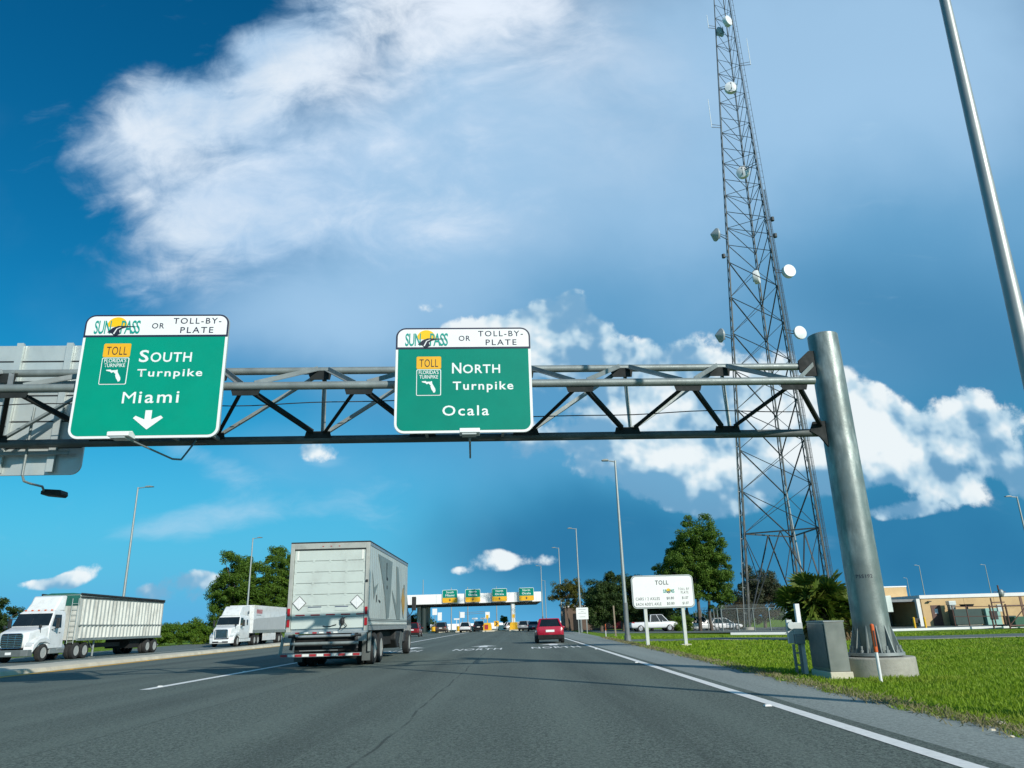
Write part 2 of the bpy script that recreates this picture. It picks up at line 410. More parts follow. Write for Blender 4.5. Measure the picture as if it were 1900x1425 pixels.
def grid_sheet(name, xs, ys, zf, m, kind='structure'):
    b = MB(); nx = len(xs)
    vs = [(x, y, zf(x, y)) for y in ys for x in xs]
    fs = [(j * nx + i, j * nx + i + 1, (j + 1) * nx + i + 1, (j + 1) * nx + i) for j in range(len(ys) - 1) for i in range(nx - 1)]
    b.add(vs, fs)
    o = b.build(name, m, smooth=True); tag(o, kind=kind); return o

def grass_material():
    m = bpy.data.materials.new('grass_ground'); m.use_nodes = True
    T = NT(m.node_tree); b = m.node_tree.nodes['Principled BSDF']
    ob = T.n('ShaderNodeTexCoord').outputs['Object']
    big = T.noise(ob, .16, 6, .6); mid = T.noise(ob, 1.3, 6, .65); fine = T.noise(T.mapping(ob, sc=(1, .6, 1)), 16, 5, .7)
    cur = T.mix(T.ss(big, .3, .7), (.15, .265, .012), (.205, .32, .018))
    cur = T.mix(T.m('MULTIPLY', T.ss(mid, .42, .66), .8), cur, (.20, .29, .028))
    cur = T.mix(T.m('MULTIPLY', T.ss(fine, .4, .7), .55), cur, (.07, .155, .008))
    T.put(b.inputs['Base Color'], cur); b.inputs['Roughness'].default_value = .9; b.inputs['Specular IOR Level'].default_value = .15
    bn = T.n('ShaderNodeBump'); bn.inputs['Strength'].default_value = .9; bn.inputs['Distance'].default_value = .08
    T.put(bn.inputs['Height'], T.noise(ob, 9, 7, .7)); T.put(b.inputs['Normal'], bn.outputs[0])
    return m
M_grass = grass_material()
xs = sorted(set([-3000, -1500, -700, -350, -200, -120, -80, -60, -45, -35] + list(np.arange(-30, 36, 1.5)) + [38, 42, 48, 56, 66, 80, 100, 140, 200, 350, 700, 1500, 3000]))
ys = sorted(set([-60, -30, -10] + list(np.arange(0, 60, 2.0)) + list(range(60, 130, 5)) + [140, 160, 200, 260, 340, 450, 700, 1200, 2200, 4000]))
grid_sheet('ground', xs, ys, lambda x, y: gz(x, y) - .03, M_grass)

def asphalt(name, c, grain, patches=1.0, tracks=True):
    m = bpy.data.materials.new(name); m.use_nodes = True
    T = NT(m.node_tree); b = m.node_tree.nodes['Principled BSDF']
    ob = T.n('ShaderNodeTexCoord').outputs['Object']
    g1 = T.noise(ob, 34, 3, .75); g2 = T.noise(ob, 13, 3, .7); big = T.noise(T.mapping(ob, sc=(1, .12, 1)), .55, 5, .6); pat = T.noise(ob, .35, 6, .6)
    lo = tuple(v * .5 for v in c); hi = tuple(v * 1.6 for v in c)
    cur = T.mix(T.ss(T.m('ADD', T.m('MULTIPLY', g1, .62), T.m('MULTIPLY', g2, .38)), .5 - grain, .5 + grain), lo, hi)
    cur = T.mix(T.m('MULTIPLY', T.ss(big, .4, .7), .28 * patches), cur, tuple(v * .60 for v in c))
    cur = T.mix(T.m('MULTIPLY', T.ss(pat, .5, .75), .25 * patches), cur, tuple(v * 1.5 for v in c))
    # polished wheel paths and oily lane centres
    sx = T.n('ShaderNodeSeparateXYZ'); T.put(sx.inputs[0], ob)
    lane = T.m('FRACT', T.m('MULTIPLY', T.m('ADD', sx.outputs[0], 40.71), 1 / 4.03))
    oil = T.m('MULTIPLY', T.ss(T.m('ABSOLUTE', T.m('SUBTRACT', lane, .5)), .17, .0), T.ss(T.noise(T.mapping(ob, sc=(1.6, .10, 1)), .8, 5, .65), .35, .7))
    cur = T.mix(T.m('MULTIPLY', oil, .52 * patches), cur, tuple(v * .45 for v in c))
    whl = T.ss(T.m('ABSOLUTE', T.m('SUBTRACT', T.m('ABSOLUTE', T.m('SUBTRACT', lane, .5)), .24)), .10, .02)
    cur = T.mix(T.m('MULTIPLY', whl, .26 * patches), cur, tuple(v * 1.5 for v in c))
    spots = T.ss(T.noise(ob, 2.6, 4, .7), .66, .74)
    cur = T.mix(T.m('MULTIPLY', spots, .25 * patches), cur, tuple(v * .4 for v in c))
    # bright aggregate chips
    vo = T.n('ShaderNodeTexVoronoi', feature='F1', voronoi_dimensions='2D'); T.put(vo.inputs['Vector'], ob); vo.inputs['Scale'].default_value = 20
    cur = T.mix(T.m('MULTIPLY', T.ss(vo.outputs['Distance'], .20, .06), .5), cur, (.30, .31, .30))
    if tracks:
        # old sealed joints running along the lanes, wandering a little
        sp = T.n('ShaderNodeSeparateXYZ'); T.put(sp.inputs[0], ob)
        wob = T.m('MULTIPLY', T.m('SUBTRACT', T.noise(T.mapping(ob, sc=(.2, 1, 1)), .35, 2, .5), .5), .22)
        for jx, wdt, amt in ((-1.52, .028, .6), (-5.2, .025, .4)):
            dx = T.m('ABSOLUTE', T.m('SUBTRACT', T.m('ADD', sp.outputs[0], wob), jx))
            ln = T.m('MULTIPLY', T.ss(dx, wdt, wdt * .3), T.ss(T.noise(ob, .8, 5, .6), .32, .5))
            cur = T.mix(T.m('MULTIPLY', ln, amt), cur, (.018, .018, .018))
    T.put(b.inputs['Base Color'], cur); b.inputs['Roughness'].default_value = .86; b.inputs['Specular IOR Level'].default_value = .3
    bn = T.n('ShaderNodeBump'); bn.inputs['Strength'].default_value = .35; bn.inputs['Distance'].default_value = .01
    T.put(bn.inputs['Height'], g1); T.put(b.inputs['Normal'], bn.outputs[0])
    return m
M_asph = asphalt('dark_asphalt', (.108, .132, .110), .12)
M_asph_old = asphalt('worn_asphalt', (.25, .28, .255), .3, .6, False)
M_asph_far = asphalt('grey_asphalt', (.13, .16, .145), .15, .6, False)

def strip(name, left, right, z, m, kind='structure', sub=1):
    """flat sheet between two polylines of (x,y)"""
    vs = []; fs = []
    for (a, b) in zip(left, right):
        for k in range(sub + 1):
            t = k / sub; x = a[0] + (b[0] - a[0]) * t; y = a[1] + (b[1] - a[1]) * t
            vs.append((x, y, z + gz(x, y)))
    for j in range(len(left) - 1):
        for k in range(sub):
            i = j * (sub + 1) + k; fs.append((i, i + 1, i + sub + 2, i + sub + 1))
    o = MB().add(vs, fs).build(name, m); tag(o, kind=kind); return o

sep_l = [(-13.9, -20), (-15.3, 0), (-17.0, 25), (-18.05, 40), (-18.6, 50), (-20.5, 86), (-21.6, 110), (-22.6, 140)]
sep_far = [(-16.4, -20), (-17.9, 0), (-20.0, 25), (-21.6, 40), (-22.7, 50), (-26.2, 86), (-28.3, 110), (-31.0, 140)]
edge = [(5.0, -20), (5.05, 0), (5.1, 8.3), (5.21, 12.9), (5.41, 18.2), (5.75, 28), (6.25, 48), (6.6, 60), (7.2, 90), (7.6, 140)]
def interp(pl, y):
    for a, b in zip(pl[:-1], pl[1:]):
        if a[1] <= y <= b[1]: return a[0] + (b[0] - a[0]) * (y - a[1]) / (b[1] - a[1])
    return pl[0][0] if y < pl[0][1] else pl[-1][0]
YS = [-20, 0, 8.3, 12.9, 18.2, 25, 28, 40, 48, 60, 90, 110, 140]
strip('road', [(interp(sep_l, y) - .02, y) for y in YS] + [(-45, 150), (-45, 420)], [(3.92, y) for y in YS] + [(9, 150), (9, 420)], .004, M_asph, sub=36)
strip('road_shoulder', [(3.92, y) for y in YS], [(interp(edge, y), y) for y in YS], .005, M_asph_old)
strip('far_road', [(interp(sep_far, y) - 12.0 - .03 * y, y) for y in YS], [(interp(sep_far, y) + .02, y) for y in YS], .004, M_asph_far, sub=14)
# painted lines
def line(name, pts, w, m, z=.009):
    return strip(name, [(x - w / 2, y) for x, y in pts], [(x + w / 2, y) for x, y in pts], z, m)
line('edge_line', [(3.62, y) for y in (-10, 5, 20, 60, 100, 138)], .19, M_paintw)
line('lane_line', [(-8.46, 17.75), (-8.46, 40), (-8.5, 70), (-8.55, 135)], .24, M_paintw)
line('yellow_line', [(interp(sep_l, y) + .38, y) for y in (-15, 0, 25, 40, 50, 86, 110, 138)], .42, M_painty)
line('far_edge_line', [(interp(sep_far, y) - .7, y) for y in (-15, 0, 25, 40, 50, 86, 110, 138)], .12, M_painty)
line('far_lane_line', [(interp(sep_far, y) - 4.5, y) for y in (-15, 0, 25, 40, 50, 86, 110, 138)], .12, M_paintw)
# road markings: words and arrows
def arrow_poly(cx, y0, L, w):
    b = MB()
    b.add([(cx - w * .16, y0, .009), (cx + w * .16, y0, .009), (cx + w * .16, y0 + L * .45, .009), (cx - w * .16, y0 + L * .45, .009)], [(0, 1, 2, 3)])
    b.add([(cx - w * .5, y0 + L * .4501, .009), (cx + w * .5, y0 + L * .4501, .009), (cx, y0 + L, .009)], [(0, 1, 2)])
    return b
for wd, cx, lab in (('SOUTH', -6.25, 'white word SOUTH on asphalt in front of the box truck'), ('NORTH', -2.1, 'white word NORTH on the middle lane'), ('NORTH', 1.85, 'white word NORTH behind the red hatchback')):
    t = text_mesh('road_word', wd, M_paintw, None, cx - 1.22, cx + 1.22, 38.3, 40.9, 0, weight=.012, space=1.12, horiz=.009)
    tag(t, lab, 'road marking', 'painted lane words and arrows')
    a = arrow_poly(cx + .08, 43.0, 3.6, 1.5).build('road_arrow', M_paintw)
    tag(a, lab.replace('word ' + wd, 'arrow ahead of word ' + wd), 'road marking', 'painted lane words and arrows')
# raised traffic separator
def separator():
    b = MB(); rings = []
    for y in [-20, 0, 15, 25, 32, 40, 50, 62, 74, 86, 98, 110, 125, 140]:
        x1, x0 = interp(sep_l, y), interp(sep_far, y); g0 = gz(x0)
        rings.append([(x0, y, g0), (x0 + .06, y, g0 + .13), (x0 + .14, y, g0 + .155), ((x0 + x1) / 2, y, .13 + gz((x0 + x1) / 2)), (x1 - .14, y, .155), (x1 - .05, y, .13), (x1, y, .0)])
    b.loft(rings); o = b.build('traffic_separator', M_conc_w, smooth=True)
    tag(o, 'long pale raised concrete separator left of the yellow line', 'kerb')
separator()
# raised pavement markers
def marker(x, y, m, lab, grp):
    b = MB(); b.loft([[(x - .05, y - .05, .009), (x + .05, y - .05, .009), (x + .05, y + .05, .009), (x - .05, y + .05, .009)], [(x - .035, y - .02, .03), (x + .035, y - .02, .03), (x + .035, y + .03, .03), (x - .035, y + .03, .03)]])
    tag(b.build('road_stud', m), lab, 'road stud', grp)
for y, lab in ((11.2, 'white road stud beside the edge line, nearest the camera'), (23.2, 'white road stud on edge line beyond the pole shadow'), (35.2, 'white road stud on the edge line near the toll price sign')): marker(3.46, y, M_paintw, lab, 'white road studs by the edge line')
for y, lab in ((18.6, 'pale road stud on near end of the lane line'), (24.2, 'pale road stud on lane line just behind the box truck')): marker(-8.5, y, M_paintw, lab, 'pale road studs on the lane line')
for y, lab in ((29.5, 'yellow road stud on yellow line, nearest the camera'), (36.5, 'yellow road stud on the yellow line, second from camera')): marker(interp(sep_l, y) + .42, y, M_painty, lab, 'yellow road studs on the yellow line')
# side access road, its kerbs, and the parking lot
strip('access_road', [(6.4, 52.0), (14, 53.5), (24, 53), (40, 52), (70, 51)], [(6.1, 45.5), (12, 47.5), (24, 47.6), (40, 46.8), (70, 45)], -.004, M_asph_far, sub=3)
strip('gravel_edge', [(12, 47.45), (24, 47.55), (40, 46.75)], [(12.5, 46.0), (24, 46.6), (40, 46.0)], -.008, M_conc_w, sub=3)
strip('parking_lot', [(9, 118), (30, 118), (60, 112), (120, 110)], [(9, 80), (30, 73.5), (60, 69), (120, 67)], -.006, M_asph_far, sub=4)
for nm, pts, lab in (('kerb', [(18.6, 68.2), (24.5, 66.5), (30, 66)], 'white concrete kerb in front of the chain link fence'), ('kerb', [(30.5, 69.5), (44, 69), (60, 66)], 'white concrete kerb in front of the tan building')):
    b = MB()
    for p, q in zip(pts[:-1], pts[1:]): b.bar((p[0], p[1], gz(p[0]) + .08), (q[0], q[1], gz(q[0]) + .08), .5, .2)
    tag(b.build(nm, M_whitep, bevel=.02), lab, 'kerb', 'white kerbs along the parking area')

# ------------------------------------------------------------------ overhead sign gantry
GX, GY, GR = 7.45, 16.6, 3.3
UX, UY = GX + .11, GY + .008
gantry = thing('overhead_gantry', 'galvanised steel truss gantry with thick round upright across the road', 'gantry', (GX, GY, 0), GR)
Z_BOT, Z_FAR, Z_NEAR, Y_NEAR = 5.22, 6.85, 6.02, -1.45
M_shade = mat('shaded_dark_steel', (.018, .022, .022), .7, .0, .3, 3.0, dirt=((.04, .047, .045), .4, 2.5), spec=.2)  # plates and front diagonals: their shaded, backlit look put into a dark colour
M_chord = mat('shaded_chord_steel', (.085, .10, .098), .6, .2, .25, 2.0, dirt=((.15, .17, .165), .5, 1.8))  # shade on the bottom chord painted in as a darker steel
fd = MB().tube((0, 0, -.25), (0, 0, .34), .745, .735, 48)
o = fd.build('concrete_foundation', M_conc, bevel=.03, smooth=True); o.location = (UX, UY, 0)
tag(o, 'round weathered concrete footing under the steel gantry upright', 'foundation')
up = MB().tube((0, 0, .40), (0, 0, 7.62), .375, .345, 40)
upright = up.build('upright', M_post, gantry, smooth=True); upright.location.x = .11
b = MB().tube((0, 0, 7.62), (0, 0, 7.64), .345, .31, 40); b.build('upright_cap', M_galv_d, upright)
b = MB().tube((0, 0, .36), (0, 0, .425), .555, .555, 40); b.build('base_plate', M_galv_d, upright, bevel=.006, smooth=True)
b = MB()
for i in range(12):
    t = 2 * math.pi * (i + .5) / 12; c, s_ = math.cos(t), math.sin(t); n_ = Vector((-s_, c, 0)) * .011
    pts = [Vector((c * .36, s_ * .36, .426)), Vector((c * .53, s_ * .53, .426)), Vector((c * .50, s_ * .50, .50)), Vector((c * .376, s_ * .376, .96))]
    b.add([p + n_ for p in pts] + [p - n_ for p in pts], [(0, 1, 2, 3), (7, 6, 5, 4), (0, 4, 5, 1), (1, 5, 6, 2), (2, 6, 7, 3), (3, 7, 4, 0)])
b.build('stiffener_plates', M_galv, upright)
for i in range(12):
    t = 2 * math.pi * i / 12; x, y = .48 * math.cos(t), .48 * math.sin(t)
    MB().tube((x, y, .34), (x, y, .56), .022, .022, 8).tube((x, y, .427), (x, y, .48), .045, .045, 6).build('anchor_bolt', M_galv_d, upright)
# stencilled structure number on the post
num = text_mesh('structure_number', '75S192', M_black, None, -.17, .17, 0, .075, 0, weight=.01, space=1.1)
for v in num.data.vertices:
    a = (v.co.x - .155) / .369; r_ = .3705; z_ = 1.93 + v.co.z
    v.co = (r_ * math.sin(a) , -r_ * math.cos(a), z_)
num.parent = upright
P_ = 2.32
xb = [-.22 - P_ * i for i in range(12)]           # bottom and far chord nodes
xm = [x - P_ / 2 - .08 for x in xb[:-1]]
XL = -26.0
near = MB().tube((-1.0, Y_NEAR, Z_NEAR), (XL, Y_NEAR, Z_NEAR), .085, .085, 16).build('near_chord', M_galv, gantry, smooth=True)
far = MB().tube((-.33, 0, Z_FAR), (XL, 0, Z_FAR), .085, .085, 16).build('far_chord', M_galv, gantry, smooth=True)
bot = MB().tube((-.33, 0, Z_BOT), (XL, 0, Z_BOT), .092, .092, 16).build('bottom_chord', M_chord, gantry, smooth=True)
for xj in (-9.65, -20.3):
    MB().tube((xj - .05, Y_NEAR, Z_NEAR), (xj + .05, Y_NEAR, Z_NEAR), .15, .15, 18).build('splice_flange', M_galv_d, near, smooth=True)
    MB().tube((xj - .05, 0, Z_FAR), (xj + .05, 0, Z_FAR), .15, .15, 18).build('splice_flange', M_galv_d, far, smooth=True)
for i, x in enumerate(xb):
    if i: MB().prism([(x - .26, Z_BOT + .17), (x + .26, Z_BOT + .17), (x + .30, Z_BOT + .02), (x - .30, Z_BOT + .02)], 'y', -.108, -.094).build('gusset_plate', M_shade, bot)
    if i: MB().prism([(x - .24, Z_FAR - .25), (x + .2, Z_FAR - .25), (x + .24, Z_FAR - .03), (x - .32, Z_FAR - .03)], 'y', -.106, -.092).build('gusset_plate', M_shade, far)
    if i: MB().angle((x + .06, -.03, Z_BOT + .1), (x + .02, -.03, Z_FAR - .08), .075).build('vertical_brace', M_galv, gantry)
for i, x in enumerate(xm):
    yz = (Y_NEAR, Z_NEAR)
    MB().prism([(x - .26, Z_NEAR - .20), (x + .26, Z_NEAR - .20), (x + .31, Z_NEAR - .04), (x - .31, Z_NEAR - .04)], 'y', Y_NEAR - .008, Y_NEAR + .008).build('gusset_plate', M_shade, near)
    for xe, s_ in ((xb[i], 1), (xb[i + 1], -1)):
        MB().angle((x + s_ * .12, Y_NEAR + .04, Z_NEAR - .15), (xe - s_ * .14, -.12, Z_BOT + .12), .08).build('diagonal_brace', M_shade, gantry)
        MB().angle((x + s_ * .14, Y_NEAR + .06, Z_NEAR + .03), (xe - s_ * .10, -.09, Z_FAR - .03), .09).build('top_brace', M_galv_d, gantry)
    if i: MB().angle((xb[i] - .12, .03, Z_FAR - .14), (xb[i + 1] + .16, .03, Z_BOT + .13), .085).build('back_brace', M_galv, gantry)
# end connections on the upright
MB().prism([(-.34, Z_FAR - .27), (-.34, Z_FAR + .36), (-.46, Z_FAR + .36), (-.74, Z_FAR + .12), (-.74, Z_FAR - .16), (-.60, Z_FAR - .27)], 'y', -.105, -.06).build('end_plate', M_shade, upright)
MB().prism([(-.30, Z_BOT - .42), (-.30, Z_BOT + .26), (-.62, Z_BOT + .24), (-.72, Z_BOT + .02), (-.50, Z_BOT - .12)], 'y', -.115, -.06).build('end_plate', M_shade, upright)
# thin cable slung through the truss
pts = []
for k in range(60):
    x = -1.0 - k * .42; pts.append((x, -.55 + .05 * math.sin(k * .9), Z_BOT + .36 + (.34 if x < -7.9 else 0) * 1.0 + .04 * math.sin(k * .37)))
MB().path(pts, .012, 5).build('cable', M_dark, gantry)
# rigid conduit up the back of the post and a small box on it
bx = MB().box(.455, .60, -.10, .14, 1.22, 1.56).tube((.52, .02, .45), (.52, .02, 1.23), .022, .022, 8)
o = bx.build('box', M_alu, None, bevel=.01)
cb = thing('junction_box', 'narrow pale metal box on a conduit behind the gantry upright', 'electrical box', (GX, GY, 0), GR)
o.name = 'casing'; o.parent = cb
MB().path([(.36, .1, 1.02), (.5, .1, .93), (.66, .12, .70), (.72, .14, .34)], .012, 6).build('earth_wire', M_alu, cb)

# ------------------------------------------------------------------ green guide signs on the gantry
def guide_sign(label, x0, x1, z0, z1, hdr, lines, toll, arrow):
    """x0..x1, z0..z1 in the gantry's frame; lines = (text, x0, x1, z0, z1) as fractions from top-left"""
    W, H = x1 - x0, z1 - z0
    y = Y_NEAR - .36
    s = thing('guide_sign', label, 'road sign', (GX, GY, 0), GR)
    rad = .2
    fx = lambda f: x0 + f * W
    fz = lambda f: z1 - f * H
    MB().prism(rrect(x0, x1, z0, z1, rad), 'y', y, y + .05).build('panel_back', M_alu, s)
    MB().prism(rrect(x0 + .005, x1 - .005, z0 + .005, fz(hdr), rad, corners=(1, 1, 0, 0)), 'y', y - .004, y - .001).build('white_border', M_swhite, s)
    MB().prism(rrect(x0 + .055, x1 - .055, z0 + .055, fz(hdr), rad - .05, corners=(1, 1, 0, 0)), 'y', y - .009, y - .005).build('green_face', M_sgreen_b if arrow else M_sgreen, s)
    hb = MB().prism(rrect(x0 + .005, x1 - .005, fz(hdr) - .01, z1 - .005, rad, corners=(0, 0, 1, 1)), 'y', y - .014, y - .0095).build('header_border', M_navy, s)
    MB().prism(rrect(x0 + .04, x1 - .04, fz(hdr) + .03, z1 - .04, rad - .035, corners=(0, 0, 1, 1)), 'y', y - .019, y - .015).build('header_panel', M_swhite, s)
    yt = y - .022
    emblem(s, fx(.07), fx(.385), fz(hdr * .90), fz(hdr * .12), yt)
    text_mesh('header_word', 'OR', M_navy, s, fx(.465), fx(.55), fz(hdr * .65), fz(hdr * .40), yt, .008, 1.15)
    text_mesh('header_word', 'TOLL-BY-', M_navy, s, fx(.61), fx(.945), fz(hdr * .44), fz(hdr * .17), yt, .008, 1.25)
    text_mesh('header_word', 'PLATE', M_navy, s, fx(.665), fx(.895), fz(hdr * .86), fz(hdr * .59), yt, .008, 1.25)
    yt = y - .012
    tx0, tx1, ta, tb, sb = toll
    tp = MB().prism(rrect(fx(tx0), fx(tx1), fz(tb), fz(ta), .03), 'y', yt - .003, yt).build('toll_plate', M_syellow, s)
    text_mesh('toll_word', 'TOLL', M_black, s, fx(tx0 + .022), fx(tx1 - .022), fz(tb - .018), fz(ta + .026), yt - .006, -.004, 1.1)
    b = MB().prism(rrect(fx(tx0), fx(tx1), fz(sb), fz(tb + .004), .03), 'y', yt - .003, yt); b.build('route_shield_border', M_swhite, s)
    MB().prism(rrect(fx(tx0) + .016, fx(tx1) - .016, fz(sb) + .016, fz(tb + .004) - .016, .02), 'y', yt - .007, yt - .004).build('route_shield', M_sgreen, s)
    sh = sb - tb
    text_mesh('shield_word', "FLORIDA'S", M_swhite, s, fx(tx0 + .018), fx(tx1 - .018), fz(tb + sh * .2), fz(tb + sh * .06), yt - .010, .006)
    text_mesh('shield_word', 'TURNPIKE', M_swhite, s, fx(tx0 + .022), fx(tx1 - .022), fz(tb + sh * .37), fz(tb + sh * .24), yt - .010, .006)
    fl = [(0, .98), (.30, 1.0), (.33, .93), (.66, .95), (.70, 1.0), (.74, .96), (.76, .78), (.86, .58), (.98, .34), (1.0, .16), (.95, .03), (.85, 0), (.80, .14), (.72, .25), (.66, .42), (.63, .56), (.66, .64), (.60, .66), (.50, .80), (.36, .72), (.28, .82), (.02, .90)]
    gx0, gx1, gz0, gz1 = fx(tx0 + .04), fx(tx1 - .04), fz(sb - sh * .10), fz(tb + sh * .46)
    MB().prism([(gx0 + a * (gx1 - gx0), gz0 + c * (gz1 - gz0)) for a, c in fl], 'y', yt - .012, yt - .008).build('state_outline', M_swhite, s)
    for (t, a, c, d, e, wgt, sp) in lines:
        text_mesh('legend_word', t, M_swhite, s, fx(a), fx(c), fz(e), fz(d), yt, wgt, sp)
    if arrow:
        cx, a, c, w = arrow
        X, Zt, Zb = fx(cx), fz(a), fz(c); h = Zt - Zb; w = w * W
        MB().prism([(X - w * .11, Zt), (X + w * .11, Zt), (X + w * .11, Zb + h * .52), (X + w * .42, Zb + h * .72), (X + w * .5, Zb + h * .60), (X, Zb), (X - w * .5, Zb + h * .60), (X - w * .42, Zb + h * .72), (X - w * .11, Zb + h * .52)], 'y', yt - .004, yt).build('lane_arrow', M_swhite, s)
    # brackets behind, and the sign light below
    b = MB()
    for f in (.2, .5, .8): b.bar((fx(f), y + .09, z0 + .02), (fx(f), y + .09, z1 - .12), .06, .10, (0, 1, 0)).bar((fx(f), y + .13, Z_NEAR), (fx(f), Y_NEAR - .06, Z_NEAR), .09, .09).bar((fx(f), y + .13, Z_BOT + .02), (fx(f), -.08, Z_BOT + .02), .06, .07)
    b.build('bracket', M_galv_d, s)
    return s

def emblem(s, x0, x1, z0, z1, y):
    """teal words either side of a yellow half sun over a dark road"""
    W, H = x1 - x0, z1 - z0; X = lambda f: x0 + f * W; Z = lambda f: z0 + f * H
    sun = []
    cx, cz, rr = X(.49), Z(.50), H * .52
    for i in range(25):
        t = R(-8 + 196 * i / 24); sun.append((cx + rr * 1.02 * math.cos(t), cz + rr * .95 * math.sin(t)))
    MB().prism(sun, 'y', y - .001, y + .001).build('emblem_sun', M_sunyel, s)
    text_mesh('emblem_word', 'SUN', M_teal, s, X(.0), X(.365), Z(.02), Z(.80), y - .004, .012, .9, .05)
    text_mesh('emblem_word', 'PASS', M_teal, s, X(.575), X(1.0), Z(.02), Z(.80), y - .004, .012, .85, .05)
    road = [(.30, .12), (.40, .36), (.52, .48), (.70, .47), (.95, .45), (.70, .40), (.62, .34), (.55, .22), (.58, .02), (.47, -.10), (.40, .06)]
    MB().prism([(X(a), Z(c)) for a, c in road], 'y', y - .008, y - .006).build('emblem_road', M_black, s)
    MB().prism([(X(a), Z(c)) for a, c in ((.43, .03), (.455, .0), (.51, .30), (.60, .40), (.56, .395), (.49, .32))], 'y', y - .011, y - .009).build('emblem_road_line', M_swhite, s)

# gantry-frame extents worked out from the survey of the photograph
guide_sign('green guide sign reading North Turnpike Ocala under white toll header', -9.96, -7.15, 4.87, 7.15, .205,
           [('N', .415, .483, .345, .447, .016, 1), ('ORTH', .495, .768, .362, .447, .014, 1.12), ('Turnpike', .42, .862, .525, .628, .016, 1.2), ('Ocala', .345, .68, .748, .843, .010, 1.2)],
           (.155, .335, .283, .402, .655), None)
guide_sign('green guide sign reading South Turnpike Miami with white down arrow', -16.30, -13.40, 4.85, 7.48, .185,
           [('S', .405, .47, .298, .398, .016, 1), ('OUTH', .483, .765, .318, .398, .014, 1.12), ('Turnpike', .405, .85, .455, .535, .016, 1.2), ('M', .33, .418, .638, .728, 0, 1), ('iami', .44, .71, .636, .728, .010, 1.2)],
           (.155, .34, .243, .355, .578), (.52, .785, .935, .2))
# sign lights under the two signs
def sign_light(xc, zc, yc, label, arm):
    s = thing('sign_light', label, 'light fixture', (GX, GY, 0), GR)
    MB().prism([(yc - .14, zc - .05), (yc + .16, zc - .05), (yc + .16, zc + .02), (yc + .02, zc + .08), (yc - .14, zc + .03)], 'x', xc - .2, xc + .2).build('housing', M_swhite, s, bevel=.01)
    MB().box(xc - .15, xc + .13, yc - .12, yc + .13, zc - .085, zc - .052).build('lens', M_alu, s)
    MB().path(arm, .02, 8).build('arm', M_galv, s)
zl = 4.83
sign_light(-15.1, zl, Y_NEAR - .72, 'white sign light on bent pipe arm below the Miami sign', [(-15.0, Y_NEAR - .6, zl - .06), (-14.6, -.9, zl - .2), (-14.5, -.7, zl - .17), (-14.48, -.55, zl - .02), (-14.46, -.1, Z_BOT)])
sign_light(-8.44, zl - .0, Y_NEAR - .62, 'white sign light below the Ocala sign', [(-8.44, Y_NEAR - .5, zl - .08), (-8.44, -.4, zl - .16), (-8.44, -.05, Z_BOT - .02)])
# back of the sign that serves the opposite carriageway
s = thing('road_sign', 'bare aluminium back of a large sign for opposing traffic behind truss', 'road sign', (GX, GY, 0), GR)
bx0, bx1, bz0, bz1, by = -24.2, -17.12, 4.61, 7.68, .42
MB().prism(rrect(bx0, bx1, bz0, bz1, .22), 'y', by, by + .05).build('panel', M_alu, s)
b = MB()
for k in range(1, 5): z = bz1 - (bz1 - bz0) * k / 5 + (.22 if k == 1 else 0); b.box(bx0 + .04, bx1 - .04, by - .012, by - .001, z - .014, z + .014)
b.build('panel_seam', M_dark, s)
for k in range(6):
    x = bx1 - .62 - k * 1.12
    MB().box(x - .055, x + .055, by - .10, by - .013, bz0 + .05, bz1 + .03).box(x - .075, x + .075, by - .108, by - .10, bz0 + .05, bz1 + .03).build('stiffener', M_alu, s)
b = MB()
for z in (Z_FAR, Z_BOT): b.bar((bx0 + .3, by - .20, z - .16), (bx1 - .2, by - .20, z - .16), .06, .08)
b.build('mounting_rail', M_galv_d, s)
s = thing('sign_light', 'dark lamp head on a curved pipe below the bare sign back', 'light fixture', (GX, GY, 0), GR)
lx = -18.2
MB().path([(lx, .18, 6.1), (lx, .18, 4.56), (lx + .02, .24, 4.44), (lx + .06, .42, 4.42), (lx - .18, 1.3, 4.52), (lx - .45, 1.9, 4.5)], .026, 8).build('arm', M_galv, s)
MB().prism([(lx - .46, 4.42), (lx - .03, 4.37), (lx + .02, 4.42), (lx + .0, 4.52), (lx - .40, 4.55), (lx - .46, 4.50)], 'y', 1.75, 2.1).build('lamp_head', M_dark, s, bevel=.02)

# ------------------------------------------------------------------ vehicles
def paint(name, c, rough=.28, coat=.7, var=.04, dirt=None):
    return mat(name, c, rough, 0, var, 1.5, coat=coat, dirt=dirt)
P_red = paint('red_car_paint', (.38, .006, .03))
P_blue = paint('blue_car_paint', (.02, .09, .14))
P_white = paint('white_car_paint', (.72, .73, .73))
P_blackc = paint('black_car_paint', (.012, .013, .015))
P_brownc = paint('bronze_car_paint', (.09, .065, .05))
P_silver = paint('silver_car_paint', (.32, .34, .35))
P_truckw = paint('white_truck_paint', (.74, .76, .75), .35, .4, .03, ((.40, .39, .34), .45, 2.0))
P_box = mat('box_body_white', (.54, .60, .565), .42, 0, .05, .9, dirt=((.34, .365, .34), .55, 1.1, (1, 1, .35)), coat=.15)
P_door = mat('roll_door_white', (.53, .60, .555), .5, 0, .04, .7, dirt=((.36, .39, .365), .5, 1.3, (1, 1, .6)))
M_alub = mat('brushed_aluminium', (.48, .51, .50), .35, .6, .08, 3)
M_whiteref = mat('white_reflector', (.80, .80, .74), .4, 0, .05, 5)
M_redref = mat('red_reflector', (.36, .03, .035), .4, 0, .08, 5)
M_placard = mat('placard_frame', (.20, .21, .20), .5, .3, .1, 4)
M_sidemark = mat('side_mark_grey', (.20, .245, .235), .45, 0, .12, 1.5, dirt=((.25, .30, .29), .5, 1.2))
